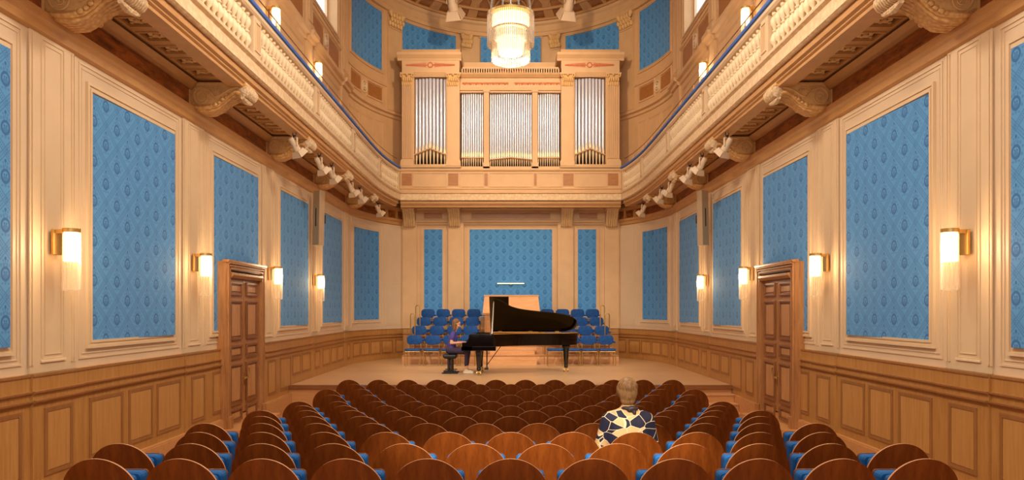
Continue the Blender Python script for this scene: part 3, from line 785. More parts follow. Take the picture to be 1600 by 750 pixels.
    for c in cells:
        if c < 7: continue
        cm = MB(); cx = sx*4.36
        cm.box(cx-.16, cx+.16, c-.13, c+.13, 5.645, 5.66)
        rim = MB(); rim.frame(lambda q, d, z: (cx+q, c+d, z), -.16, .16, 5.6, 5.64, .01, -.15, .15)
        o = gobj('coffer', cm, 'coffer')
        r_ = MB(); r_.frame(lambda q, d, z: (cx+q, c+z, d), -.185, .185, -.155, .155, .03, 5.585, 5.602)
        ro = obj('coffer_frame', r_, 'under', o)
        r2 = MB()
        for t_ in range(8):
            a_ = 2*PI*t_/8; r2.ball((cx+.075*math.cos(a_), c+.075*math.sin(a_), 5.625), (.035, .035, .02), 6, 4)
        r2.ball((cx, c, 5.615), (.035, .035, .03), 8, 5)
        for dx in (-.125, .125):
            for dy in (-.11, .11): r2.ball((cx+dx, c+dy, 5.63), (.03, .025, .015), 6, 4)
        obj('rosette', r2, 'stone', o)
    # curved end soffit
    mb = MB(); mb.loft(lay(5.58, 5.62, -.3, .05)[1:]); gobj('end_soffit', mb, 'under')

# scroll brackets
def bracket_mesh():
    """local: x out of wall (0 at wall), y along wall, z up; top at 0"""
    root = empty('scroll_bracket')
    prof = [(0, 0), (.80, 0), (.84, -.03), (.84, -.07), (.78, -.075), (.70, -.09), (.60, -.14), (.50, -.21), (.42, -.29), (.32, -.34), (.2, -.355), (.1, -.33), (.04, -.27), (0, -.2)]
    mb = MB(); mb.prism(prof, -.17, .17, 'y'); mb.box(0, .86, -.19, .19, -.03, .02); mb.box(-.0, .05, -.21, .21, -.42, .0)
    b1 = obj('bracket_body', mb, 'stone', root, bevel=.008)
    mb = MB()
    for s_ in (-1, 1):
        pts = []
        for i in range(46):                                     # big volute
            a = i/45*4.2*PI; r = .125*(1-i/45*.85); pts.append((.2+r*math.cos(a+PI*.6), s_*.175, -.19+r*math.sin(a+PI*.6)))
        mb.tube(pts, [.02-.012*i/45 for i in range(46)], 6)
        mb.tube([(.1, s_*.175, -.08), (.2, s_*.178, -.055), (.32, s_*.178, -.1), (.4, s_*.178, -.2), (.48, s_*.178, -.17), (.6, s_*.178, -.09), (.74, s_*.178, -.05)], .018, 6)
        for c in ((.2, -.19), (.36, -.09), (.44, -.07), (.5, -.1), (.3, -.06)):
            for k in range(5):
                a = 2*PI*k/5; mb.ball((c[0]+.024*math.cos(a), s_*.174, c[1]+.024*math.sin(a)), (.016, .014, .016), 6, 4)
    obj('volute', mb, 'stone', root)
    mb = MB()
    mb.lathe([(.05, -.19), (.085, -.17), (.07, -.06), (.062, 0), (.07, .06), (.085, .17), (.05, .19)], 14, (.82, 0, -.1), axis='y')
    for j in range(9):
        y = -.16+.04*j; pts = [(.82+.085*math.cos(t_), y, -.1+.085*math.sin(t_)) for t_ in [k*PI/5-.9*PI for k in range(8)]]
        mb.tube(pts, .014, 5)
    mb.tube([(.80, -.17, -.2), (.80, -.1, -.215), (.79, 0, -.22), (.80, .1, -.215), (.80, .17, -.2)], [.03, .035, .045, .035, .03], 8)
    obj('scroll_tip', mb, 'leaflight', root, label='pale carved scroll tip')
    mb = MB()
    under = [(.06, -.33), (.16, -.375), (.28, -.37), (.40, -.33), (.5, -.25), (.6, -.18), (.7, -.135), (.77, -.15)]
    for j in range(-3, 4):
        y = j*.05; sc = 1-abs(j)*.04
        mb.tube([(x, y*(1+.25*math.sin(i*1.3)), z*(1 if abs(j) < 3 else .93)) for i, (x, z) in enumerate(under)], [.02, .035, .042, .038, .034, .032, .028, .03], 6)
    for i, (x, z) in enumerate(under[:-1]):
        for s_ in (-1, 1):
            for q in (0, .5):
                xx = x+(under[i+1][0]-x)*q; zz = z+(under[i+1][1]-z)*q
                mb.ball((xx, s_*(.17+.012*math.sin(7*i+3*q)), zz+.025), (.035, .022, .03), 7, 5)
    obj('acanthus_leaf', mb, 'leafcarve', root)
    return root
br0 = bracket_mesh(); first = True
BL = {7.4: 'nearest the camera at the top picture edge', 10.7: 'between the second and third blue panels', 14.0: 'just beyond the carved door', 17.3: 'above the column loudspeaker', 20.6: 'where the wall begins to curve'}
for side, nm in SIDES:
    for c in BAYS[1:]:
        lb = 'carved scroll bracket under the %s balcony, %s' % (nm, BL[c])
        rz = PI if side > 0 else 0
        loc = (side*4.74, c, 5.55)
        if first: o = br0; o.location = loc; o.rotation_euler = (0, 0, rz); first = False
        else: o = dup(br0, loc, rz)
        tag(o, lb, 'bracket', 'brackets under the side balconies')
# straight consoles under the organ loft
root = empty('console_bracket'); mb = MB()
mb.prism([(0, 0), (-.62, 0), (-.62, -.06), (-.5, -.12), (-.34, -.3), (-.26, -.46), (-.2, -.55), (-.05, -.58), (0, -.56)], -.19, .19, 'x')
obj('bracket_body', mb, 'leaflight', root, bevel=.01)
mb = MB()
for j in range(5):
    x = -.14+.07*j; mb.tube([(x, -.62, -.05), (x, -.52, -.13), (x, -.36, -.31), (x, -.28, -.47), (x, -.2, -.57)], .02, 6)
mb.box(-.22, .22, -.66, 0, -.04, .0); obj('fluting', mb, 'stone', root)
for i, (x, t_) in enumerate(((-3.33, 'far left one'), (-1.85, 'left of the wide blue panel'), (1.84, 'right of the wide blue panel'), (3.31, 'far right one'))):
    o = root if i == 0 else dup(root); o.location = (x, YB, 5.52)
    tag(o, 'pale fluted bracket under the organ loft, '+t_, 'bracket', 'brackets under the organ loft')

# ---------------------------------------------------------------- organ loft and organ
YG = 22.8; SC = F/YG
def X(px, y=YG): return (px-PX)*y/F
def Z(py, y=YG): return CAMZ+(PY-py)*y/F
gm = lambda q, d, z: (q, YG-d, z)
loft = empty('organ_loft', (0, YG, 5.5), 'straight cream parapet and floor of the organ loft above the stage', 'balcony')
def lobj(name, mb, mat, parent=None, **kw):
    o = obj(name, mb, mat, parent or loft, **kw)
    if parent is None: o.matrix_parent_inverse = Matrix.Translation(loft.location).inverted()
    return o
xe = 3.52
mb = MB(); mb.box(-xe, xe, YG+.15, YB-.01, 5.665, 5.85); mb.box(-xe, xe, YG+.12, YG+.2, 5.85, 6.7); lobj('deck', mb, 'tan')
mb = MB(); mb.sweep(gm, -xe, xe, 1, [(-.34, 5.5), (-.12, 5.5), (-.12, 5.54), (-.09, 5.56), (-.09, 5.58), (-.05, 5.6), (-.05, 5.68), (-.34, 5.68)]); mb.box(-xe, xe, YG+.3, YB-.02, 5.58, 5.66); lobj('fascia_beam', mb, 'under')
mb = MB(); mb.sweep(gm, -xe, xe, 1, [(-.3, 5.68), (.0, 5.69), (.03, 5.71), (.0, 5.74), (.0, 5.9), (.05, 5.93), (-.3, 5.93)]); lobj('carved_band', mb, 'carved')
mb = MB(); mb.wbox(gm, -xe, xe, 5.93, 6.62, -.14, 0); mb.sweep(gm, -xe, xe, 1, [(0, 6.05), (.03, 6.06), (.0, 6.12)])
mb.sweep(gm, -xe, xe, 1, [(-.14, 6.62), (.02, 6.62), (.05, 6.66), (.05, 6.71), (-.14, 6.73)])
for a, b_ in ((645, 698), (718, 756), (764, 833), (840, 879), (897, 949)): mb.frame(gm, X(a), X(b_), 6.12, 6.58, .025, 0, .02)
lobj('parapet', mb, 'tan')
for a, b_ in ((628, 643.5), (700.5, 716), (757, 762), (834.5, 838.5), (880, 896), (950, 966)):
    mb = MB(); mb.wbox(gm, X(a), X(b_), Z(290), Z(271), 0, .012); lobj('veneer_inset', mb, 'inset')
organ = empty('pipe_organ', (0, YG, 6.7), 'large pipe organ with two tall towers and silver pipes above the stage', 'pipe organ')
def oobj(name, mb, mat, parent=None, **kw):
    o = obj(name, mb, mat, parent or organ, **kw)
    if parent is None: o.matrix_parent_inverse = Matrix.Translation(organ.location).inverted()
    return o
YO = YG+.02; om = lambda q, d, z: (q, YO-d, z)
D0 = -.5                                    # recess of case back
z0 = 6.73
mb = MB()
# tower case + middle case
for a, b_ in ((628, 718), (877, 968)):
    A, B = X(a), X(b_)
    l_, r_ = (647, 697) if a < 700 else (898, 946.5)
    mb.wbox(om, A, X(l_), z0, Z(104), D0, 0); mb.wbox(om, X(r_), B, z0, Z(104), D0, 0)
    mb.wbox(om, A, B, Z(120), Z(93), D0, .03); mb.wbox(om, A, B, z0, Z(258.5), D0, .06)
    mb.box(A, B, YO+.45, YO+.95, z0, Z(93))
    mb.sweep(om, A-.04, B+.04, 1, [(D0, z0), (.08, z0), (.09, z0+.06), (.06, z0+.11), (D0, z0+.11)])
    mb.sweep(om, A-.14, B+.06 if a < 700 else B+.14, 1, [(D0-.3, Z(95)), (.04, Z(95)), (.06, Z(92)), (.14, Z(87)), (.16, Z(83.5)), (D0-.3, Z(83.5))])
    mb.sweep(om, A-.02, B+.02, 1, [(D0-.3, Z(84)), (.05, Z(84)), (-.02, Z(76.5)), (D0-.3, Z(76.5))])
    mb.sweep(om, A-.04, B+.04, 1, [(D0, Z(118)), (.05, Z(118)), (.07, Z(115.5)), (.03, Z(113)), (D0, Z(113))])
    for c0, c1 in ((a, l_-2), (r_+2, b_)):
        C0, C1 = X(c0), X(c1)
        mb.wbox(om, C0, C1, z0+.1, Z(134), 0, .05); mb.wbox(om, C0-.04, C1+.04, z0+.06, Z(252), 0, .1); mb.wbox(om, C0-.02, C1+.02, Z(252), Z(249.5), 0, .08)
        outer = (c0 == 628) or (c1 == 968)
        if outer:
            for j in range(6):
                q = C0+.03+(C1-C0-.06)*j/5; mb.wbox(om, q-.014, q+.014, Z(248), Z(135), .05, .09)
        mb.wbox(om, C0-.05, C1+.05, Z(117), Z(114.5), 0, .12)
YM = YO+.22; mm = lambda q, d, z: (q, YM-d, z)
A, B = X(718), X(877)
mb.wbox(mm, A, B, Z(141), Z(112.3), -.4, 0); mb.wbox(mm, A, B, z0, Z(258.5), -.4, .08); mb.box(A, B, YM+.4, YM+.8, z0, Z(105))
for a, b_ in ((755.5, 764), (832, 840.5)): mb.wbox(mm, X(a), X(b_), z0, Z(140), -.4, .04); mb.wbox(mm, X(a)-.02, X(b_)+.02, z0, Z(252), 0, .08); mb.wbox(mm, X(a)-.02, X(b_)+.02, Z(141), Z(137.5), 0, .07)
mb.sweep(mm, A, B, 1, [(0, Z(138)), (.05, Z(138)), (.05, Z(135)), (0, Z(134))])
mb.sweep(mm, A, B, 1, [(0, Z(118.5)), (.05, Z(118)), (.14, Z(114)), (.16, Z(112)), (0, Z(112))])
mb.box(X(722), X(873), YM-.13, YM+.35, Z(105.5), Z(103)); mb.box(X(722), X(873), YM+.7, YM+.9, Z(106), Z(81.5)); mb.box(X(722), X(873), YM+.1, YM+.9, Z(104), Z(102.5))
n = 40
for i in range(n+1):
    q = X(722)+(X(873)-X(722))*i/n; mb.box(q-.02, q+.02, YM-.12, YM-.08, Z(112), Z(105))
oobj('organ_case', mb, 'tan')
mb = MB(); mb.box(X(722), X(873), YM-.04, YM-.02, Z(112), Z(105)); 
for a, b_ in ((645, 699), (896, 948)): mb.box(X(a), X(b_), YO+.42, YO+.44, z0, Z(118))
mb.box(A, B, YM+.36, YM+.38, z0, Z(138)); oobj('case_shade', mb, 'opening_shade')  # dark sheets painted as the shade behind pipes and slats
for a, b_ in ((628, 645), (699, 717), (878, 896), (949, 967)):           # corinthian capitals
    mb = MB(); C0, C1 = X(a), X(b_)
    for r_ in range(2):
        for j in range(5):
            q = C0+.03+(C1-C0-.06)*(j+.5*(r_ % 2)*.8)/4.4; zz = Z(132-7*r_)
            mb.ball((q, YO-.07-.02*r_, zz), (.035, .035, .075), 7, 6)
    for q in (C0, C1): mb.tube([(q+.035*math.cos(t_), YO-.11, Z(119)+.05*math.sin(t_)) for t_ in [2*PI*k/10 for k in range(10)]], .02, 6, closed=True)
    mb.ball(((C0+C1)/2, YO-.12, Z(118)), .04, 8, 6); mb.box(C0, C1, YO-.06, YO, Z(134), Z(116))
    oobj('leaf_capital', mb, 'stone')
for cx in (672.5, 921):
    mb = MB(); c = X(cx); zc = Z(101.8); mb.tube([(c+.075*math.cos(t_), YO-.04, zc+.075*math.sin(t_)) for t_ in [2*PI*k/16 for k in range(16)]], .02, 6, closed=True)
    for s_ in (-1, 1):
        mb.tube([(c+s_*.1, YO-.04, zc), (c+s_*.78, YO-.04, zc)], .02, 5)
        for j in range(14):
            x_ = c+s_*(.14+.045*j); h_ = .07*(1-j/20); mb.tube([(x_, YO-.035, zc-h_), (x_+s_*.03, YO-.045, zc), (x_, YO-.035, zc+h_)], .014, 5)
    oobj('painted_ornament', mb, 'ornament', label='rust coloured wreath ornament')
mb = MB()
for j in range(-8, 9):
    if j == 0: continue
    x_ = j*.185; zc = Z(127); mb.ball((x_, YM-.01, zc), (.055, .025, .04), 8, 5)
    for s_ in (-1, 1): mb.tube([(x_, YM-.01, zc), (x_+.06*s_, YM-.02, zc+.03), (x_+.08*s_, YM-.01, zc-.01)], .01, 5)
    mb.ball((x_+.09, YM-.01, zc), (.02, .015, .045), 6, 5)
oobj('painted_ornament', mb, 'ornament', label='rust coloured garland ornament')
mb = MB(); zc = Z(108)
for s_ in (-1, 1):
    mb.tube([(0, YM-.06, zc+.12), (.12*s_, YM-.06, zc+.05), (.3*s_, YM-.06, zc+.1), (.33*s_, YM-.06, zc-.02), (.2*s_, YM-.06, zc-.03), (.08*s_, YM-.06, zc-.06)], .022, 6)
    for k in range(5): mb.ball((s_*(.08+.08*k), YM-.05, zc-.02), (.03, .02, .04), 6, 5)
mb.ball((0, YM-.06, zc+.08), (.07, .03, .06), 8, 6)
oobj('painted_ornament', mb, 'ornament', label='rust coloured crest ornament')
def pipe(cx, yp, r, ztop, zmouth, zfoot, idx):
    mb = MB(); mb.lathe([(r*.92, ztop), (r, ztop-.02), (r, zmouth+.0)], 14, (cx, yp, 0), 0, True)
    mb.lathe([(r, zmouth), (r*.97, zmouth-.09), (r*.28, zfoot+.02), (r*.28, zfoot)], 14, (cx, yp, 0), 1)
    mb.box(cx-r*.75, cx+r*.75, yp-r*1.04, yp-r*.7, zmouth-.02, zmouth+.055, 1)
    mb.box(cx-r*.7, cx+r*.7, yp-r*1.12, yp-r*.8, zmouth-.055, zmouth-.03, 0)
    mb.prism([(-r*.8, zmouth+.05), (r*.8, zmouth+.05), (0, zmouth+.15+r)], yp-r*1.03, yp-r*.7, 'y', 1, mp=lambda x, y, z: (x+cx, y, z))
    oobj('organ_pipe', mb, ['tin', 'tin_lip'])
for l_, r_ in ((647, 697), (898, 946)):
    n = 9; w_ = (X(r_)-X(l_))/n; g_ = 0
    for i in range(n):
        k = 1-abs(i-4)/4; cx = X(l_)+w_*(i+.5)
        pipe(cx, YO+.16-.10*k, w_*.44*(1+.1*k), Z(121.5), Z(237.5-8*k), Z(258), i)
for l_, r_, n in ((719.5, 755, 10), (764.5, 832, 19), (840.5, 875.5, 10)):
    w_ = (X(r_)-X(l_))/n
    for i in range(n):
        k = 1-abs((i+.5)/n-.5)*2; cx = X(l_)+w_*(i+.5)
        pipe(cx, YM+.16-.05*k, w_*.465, Z(141.5), Z(242-2.5*k if n == 19 else 240), Z(258), i)
mb = MB()
for l_, r_ in ((647, 697), (898, 946)):
    mb.tube([(X(l_), YO+.05, Z(241)), (X(l_)+(X(r_)-X(l_))*.5, YO-.06, Z(232)), (X(r_), YO+.05, Z(241))], .022, 6)
for l_, r_ in ((719.5, 755), (840.5, 875.5)): mb.tube([(X(l_), YM+.08, Z(243)), (X(r_), YM+.08, Z(243))], .02, 6)
mb.tube([(X(764.5), YM+.08, Z(246)), (X(798), YM+.04, Z(243)), (X(832), YM+.08, Z(246))], .02, 6)
oobj('pipe_rack', mb, 'tan')

# ---------------------------------------------------------------- chandelier
CY = 15.0
def Zc(py): return CAMZ+(PY-py)*CY/F
def Rc(px): return px*CY/F/2
root = empty('chandelier', (0, CY, Zc(60)), 'round three tier chandelier of glowing glass rods hanging before the organ', 'chandelier')
def cobj(name, mb, mat, **kw):
    o = obj(name, mb, mat, root, **kw); o.matrix_parent_inverse = Matrix.Translation(root.location).inverted(); return o
c0 = (0, CY, 0); R1 = Rc(72); R2 = Rc(59)
mb = MB(); mb.lathe([(R1-.03, Zc(26)), (R1+.015, Zc(26)), (R1+.015, Zc(22.5)), (R1-.03, Zc(22.5)), (R1-.03, Zc(26))], 40, c0, caps=False)
mb.lathe([(R2-.02, Zc(49)), (R2+.01, Zc(49)), (R2+.01, Zc(47)), (R2-.02, Zc(47)), (R2-.02, Zc(49))], 40, c0, caps=False)
mb.lathe([(.02, Zc(24)), (R1-.02, Zc(24)), (R1-.02, Zc(23)), (.02, Zc(23))], 40, c0)
cobj('brass_hoop', mb, 'brass')
mb = MB(); mb.lathe([(R1-.09, Zc(40)), (R1-.09, Zc(27))], 36, c0); cobj('upper_diffuser', mb, 'glow2')
mb = MB(); mb.lathe([(R2-.06, Zc(62)), (R2-.06, Zc(51))], 36, c0); cobj('middle_diffuser', mb, 'glow2')
mb = MB(); mb.lathe([(R2-.14, Zc(84)), (R2-.1, Zc(66))], 36, c0); cobj('lower_diffuser', mb, 'glow2')
mb = MB()
def rods(R, za, zb, n):
    for i in range(n):
        a = 2*PI*i/n; mb.lathe([(.0125, zb), (.0125, za)], 6, (R*math.cos(a), CY+R*math.sin(a), 0))
rods(R1, Zc(23), Zc(72), 72); rods(R2, Zc(48), Zc(96), 64)
cobj('glass_rods', mb, 'rodglass')
mb = MB()
for i in range(8):
    a = 2*PI*(i+.5)/8; mb.tube([(R1*.95*math.cos(a), CY+R1*.95*math.sin(a), Zc(24)), (.12*math.cos(a), CY+.12*math.sin(a), 11.6)], .006, 5)
mb.lathe([(.012, Zc(24)), (.012, 14.15)], 6, c0); mb.lathe([(.2, 14.0), (.2, 14.15)], 16, c0)
cobj('suspension_rods', mb, 'chrome')
mb = MB(); mb.lathe([(.07, Zc(22)), (.09, Zc(20)), (.06, Zc(14)), (.09, Zc(10)), (.03, Zc(6))], 14, c0); cobj('hub', mb, 'fix')

# ---------------------------------------------------------------- wall lamps
def make_sconce():
    root = empty('wall_lamp')                       # local x away from wall
    mb = MB(); mb.box(0, .03, -.07, .07, -.13, .13); mb.box(.02, .17, -.05, .05, .09, .13); obj('back_plate', mb, 'brass', root, bevel=.004)
    mb = MB(); mb.lathe([(.085, .10), (.085, .14), (.05, .145)], 20, (.17, 0, 0)); obj('brass_cap', mb, 'brass', root)
    mb = MB(); mb.lathe([(.066, -.2), (.072, -.19), (.072, .1)], 20, (.17, 0, 0)); obj('lit_diffuser', mb, 'glow', root, label='glowing white glass')
    mb = MB()
    for k in range(14):
        a = 2*PI*k/14; mb.lathe([(.009, -.49), (.009, .1)], 6, (.17+.076*math.cos(a), .076*math.sin(a), 0))
    mb.lathe([(.08, -.50), (.08, -.485), (.068, -.485), (.068, -.50), (.08, -.50)], 24, (.17, 0, 0), caps=False)
    obj('ribbed_glass', mb, 'glass', root)
    return root
sc0 = make_sconce(); first = True
SL = {7.4: 'nearest the camera', 10.66: 'just before the carved door', 13.97: 'just beyond the carved door', 17.12: 'farthest from the camera'}
for side, nm in SIDES:
    for y, t_ in SL.items():
        rz = PI if side > 0 else 0; loc = (side*(W-.037-.035*0), y, 2.93)
        o = sc0 if first else dup(sc0, loc, rz); first = False; o.location = loc; o.rotation_euler = (0, 0, rz)
        tag(o, 'brass and glass wall lamp on the %s lower wall, %s' % (nm, t_), 'wall lamp', 'wall lamps of the lower walls')
        lamp('POINT', 'wall_lamp_light', (side*(W-.30), y, 2.86), SCONCE_W, (1, .72, .42), .07)
    for y, t_ in ((13.95, 'nearer the camera'), (17.05, 'nearer the organ')):
        loc = (side*W, y, 7.98); o = dup(sc0, loc, PI if side > 0 else 0)
        tag(o, 'lit wall lamp behind the %s balcony rail, %s' % (nm, t_), 'wall lamp', 'wall lamps of the galleries')
        lamp('POINT', 'gallery_lamp_light', (side*(W-.30), y, 7.9), GSCONCE_W, (1, .72, .42), .07)

# ---------------------------------------------------------------- spotlights, loudspeakers
def make_spot():
    root = empty('spotlight')                       # local: hangs from origin, beam along +y, tilted down
    mb = MB(); mb.tube([(.05*math.cos(t_), 0, -.045+.05*math.sin(t_)) for t_ in [2*PI*k/12 for k in range(12)]], .009, 5, closed=True); mb.box(-.02, .02, -.02, .02, -.14, -.07); obj('clamp', mb, 'fixdark', root)
    mb = MB(); mb.box(-.085, -.075, -.02, .02, -.3, -.13); mb.box(.075, .085, -.02, .02, -.3, -.13); mb.box(-.085, .085, -.02, .02, -.14, -.125); obj('yoke', mb, 'fix', root)
    R = Matrix.Rotation(-.85, 3, 'X')
    tr = lambda p: tuple(R@Vector(p)+Vector((0, 0, -.27)))
    mb = MB(); mb.lathe([(.045, -.16), (.06, -.13), (.06, .02), (.075, .04), (.075, .12)], 12, axis='y'); mb.v = [tr(p) for p in mb.v]; obj('lamp_body', mb, 'fix', root)
    mb = MB()
    mb.box(-.09, .09, .12, .13, -.09, .09)
    V = [(-.08, .12, .085), (.08, .12, .085), (.12, .24, .13), (-.12, .24, .13)]
    for s_ in (1, -1):
        q = [(x, y, z*s_) for x, y, z in V]; mb.loft([[*q], [(x, y, z+.006*s_) for x, y, z in q]])
        q = [(z*s_, y, x) for x, y, z in V]; mb.loft([[*q], [(x+.006*s_, y, z) for x, y, z in q]])
    mb.v = [tr(p) for p in mb.v]; obj('barn_door', mb, 'fix', root)
    return root
sp0 = make_spot(); first = True
ST = ['beside the second bracket from the camera', 'first of the pair before the fourth bracket', 'second of the pair before the fourth bracket', 'first of the pair before the last bracket', 'second of the pair before the last bracket', 'alone near the stage corner']
for side, nm in SIDES:
    for (px, py), t_ in zip(((460, 205), (499, 238), (518, 257), (548, 280), (562, 292), (591, 309)), ST):
        xx = 4.0; y = F*xx/(PX-px)
        if px == 591: xx = 4.0; y = 21.6
        loc = (side*xx, y, 5.52 if px != 591 else 5.5)
        o = sp0 if first else dup(sp0, loc); first = False; o.location = loc; o.rotation_euler = (0, 0, side*.55); o.scale = (.9,)*3
        tag(o, 'cream spotlight under the %s balcony, %s' % (nm, t_), 'spotlight', 'spotlights under the balconies')
for sx, t_ in ((-1, 'left'), (1, 'right')):
    o = dup(sp0, (sx*1.85, 22.6, 12.5), sx*.25, scale=(2.1,)*3); tag(o, 'cream ceiling spotlight above the %s organ tower' % t_, 'spotlight', 'spotlights hanging from the ceiling')
def make_speaker():
    root = empty('column_speaker')
    mb = MB(); mb.box(-.1, .1, -.09, .09, -.64, .64); obj('speaker_cabinet', mb, 'speakerside', root, bevel=.008)
    mb = MB(); mb.box(-.085, .085, -.098, -.088, -.63, .63); obj('front_grille', mb, 'speaker', root)
    mb = MB(); mb.box(-.012, .012, -.105, -.09, -.2, .22); obj('slot', mb, 'opening_shade', root)
    mb = MB(); mb.box(-.03, .03, .08, .22, -.1, .1); obj('mount', mb, 'fixdark', root)
    return root
sk = make_speaker()
for side, nm in SIDES:
    o = sk if side < 0 else dup(sk); o.location = (side*4.48, 16.72, 4.36); o.rotation_euler = (-.03, 0, side*.42)
    tag(o, 'tall narrow taupe column loudspeaker on the %s wall' % nm, 'loudspeaker', 'column loudspeakers')
# lamp strip on the back panel
mb = MB(); mb.box(X(777, 23.6), X(819, 23.6), 23.57, 23.62, 3.07, 3.10)
o = tag(obj('picture_lamp', mb, 'strip'), 'slim glowing strip lamp on the wide blue back panel', 'lamp')
mb = MB(); mb.box(-.03, .03, 23.6, 23.74, 3.05, 3.09); obj('lamp_arm', mb, 'brass', o)

# ---------------------------------------------------------------- handrails on stage
for i, (x, y, t_, zb) in enumerate(((X(645.5, 21.6), 21.5, 'lower one on the left', ZS+.25), (X(653, 22.3), 22.25, 'higher one on the left', ZS+.5), (X(948, 21.6), 21.5, 'lower one on the right', ZS+.25), (X(941, 22.3), 22.25, 'higher one on the right', ZS+.5))):
    zt = Z(489.5, y) if 'lower' in t_ else Z(477, y)
    mb = MB(); r = .065
    pts = [(x-r, y, zb), (x-r, y, zt-r)]+[(x-r*math.cos(a), y, zt-r+r*math.sin(a)) for a in (.5, 1.0, 1.57, 2.1, 2.6)]+[(x+r, y, zt-r), (x+r, y, zb)]
    mb.tube(pts, .016, 8); mb.tube([(x-r, y, zb), (x-r, y, zb+.012)], .03); mb.tube([(x+r, y, zb), (x+r, y, zb+.012)], .03)
    tag(obj('handrail', mb, 'legs'), 'brass hoop handrail at the end of the tiers, '+t_, 'handrail', 'hoop handrails of the tiers')

# ---------------------------------------------------------------- blue stage chairs
def rrect(w, h, r, n=5):
    P = []
    for cx, cz, a0 in ((w/2-r, h/2-r, 0), (-w/2+r, h/2-r, PI/2), (-w/2+r, -h/2+r, PI), (w/2-r, -h/2+r, 1.5*PI)):
        for k in range(n+1):
            a = a0+PI/2*k/n; P.append((cx+r*math.cos(a), cz+r*math.sin(a)))
    return P
def make_chair():
    root = empty('stage_chair')                     # faces -y
    def cushion(poly, t, mpf):
        mb = MB(); R = []
        for k, sc in ((0, .93), (.3, 1), (.7, 1), (1, .93)):
            R.append([mpf(x*sc, z*sc, t*k) for x, z in poly])
        mb.loft(R, smooth=True); return mb
    obj('seat', cushion(rrect(.46, .42, .09), .055, lambda x, z, t: (x, z-.02, .43+t)), 'chair_blue', root)
    obj('backrest', cushion(rrect(.43, .27, .1), .045, lambda x, z, t: (x*(1), .225+t+.06*(z)+.25*x*x*-1, .725+z)), 'chair_blue', root)
    for sx in (-1, 1):
        mb = MB(); mb.tube([(sx*.215, -.2, 0), (sx*.215, -.2, .42), (sx*.2, .12, .43)], .011, 7); obj('leg', mb, 'legs', root)
        mb = MB(); mb.tube([(sx*.215, .26, 0), (sx*.2, .2, .42), (sx*.16, .265, .78)], .011, 7); obj('leg', mb, 'legs', root)
    mb = MB(); mb.tube([(-.21, -.2, .405), (.21, -.2, .405)], .009, 6); mb.tube([(-.2, .2, .41), (.2, .2, .41)], .009, 6); mb.tube([(-.25, -.16, .48), (-.25, .0, .48)], .004, 4); obj('cross_rail', mb, 'legs', root)
    mb = MB()
    mb.obox((.235, .19, .66), (.05, .14, .05)); obj('link_pad', mb, 'chair_blue', root)
    return root
ch0 = make_chair(); first = True
CH = [(20.45, ZS, [647.3, 676, 704, 731], [866.5, 893, 919.5, 947]), (21.3, ZS+.25, [654.7, 682.4, 709.6, 735], [862, 888, 914.5, 940.5]),
      (22.05, ZS+.5, [661.8, 687.5, 713, 738], [857, 882, 907.5, 932.3]), (22.8, ZS+.75, [668.5, 692.5, 716.5, 740.3], [855, 879, 902.5, 926])]
RN = ['front row', 'second row', 'third row', 'top row']
for k, (y, z, L, R_) in enumerate(CH):
    for hn, xs in (('left', L), ('right', R_)):
        for j, px in enumerate(xs):
            loc = ((px-PX)*(y+.2)/F, y, z); o = ch0 if first else dup(ch0, loc); first = False; o.location = loc
            nn = 'outermost' if (j == 0) == (hn == 'left') and j in (0, 3) else ('nearest the middle' if j in (0, 3) else ('second from the outer end' if (j == 1) == (hn == 'left') else 'third from the outer end'))
            tag(o, 'blue upholstered chair, %s, %s of the piano, %s' % (RN[k], 'left' if hn == 'left' else 'right', nn), 'chair', 'blue orchestra chairs on the tiers')

# ---------------------------------------------------------------- organ console behind the piano
yc = 21.85
root = empty('organ_console', (0, yc, ZS+.5), 'closed wooden organ console with a sloping top behind the piano', 'organ console')
def kobj(name, mb, mat, **kw):
    o = obj(name, mb, mat, root, **kw); o.matrix_parent_inverse = Matrix.Translation(root.location).inverted(); return o
zb = ZS+.5; zm = Z(489, yc); zt = Z(462, 22.2)
mb = MB(); mb.box(X(757, yc), X(841, yc), yc, 22.42, zb, zm-.04); mb.box(X(753, yc), X(845, yc), yc-.03, 22.44, zm-.06, zm); kobj('cabinet', mb, 'inset', bevel=.008)
mb = MB(); l0, l1 = X(754, yc), X(844, yc); t0, t1 = X(757, 22.2), X(841, 22.2)
mb.loft([[(l0, yc-.02, zm), (l1, yc-.02, zm), (l1, 22.42, zm), (l0, 22.42, zm)], [(t0, 22.2, zt), (t1, 22.2, zt), (t1, 22.4, zt), (t0, 22.4, zt)]])
mb.box(t0-.02, t1+.02, 22.17, 22.42, zt-.02, zt+.02); kobj('sloping_lid', mb, 'riser', bevel=.006)
mb = MB()
for a, b_ in ((759, 772), (774, 790)): mb.frame(lambda q, d, z: (q, yc-d, z), X(a, yc), X(b_, yc), zb+.06, zm-.1, .03, 0, .02)
kobj('cabinet_moulding', mb, 'oak_dark')

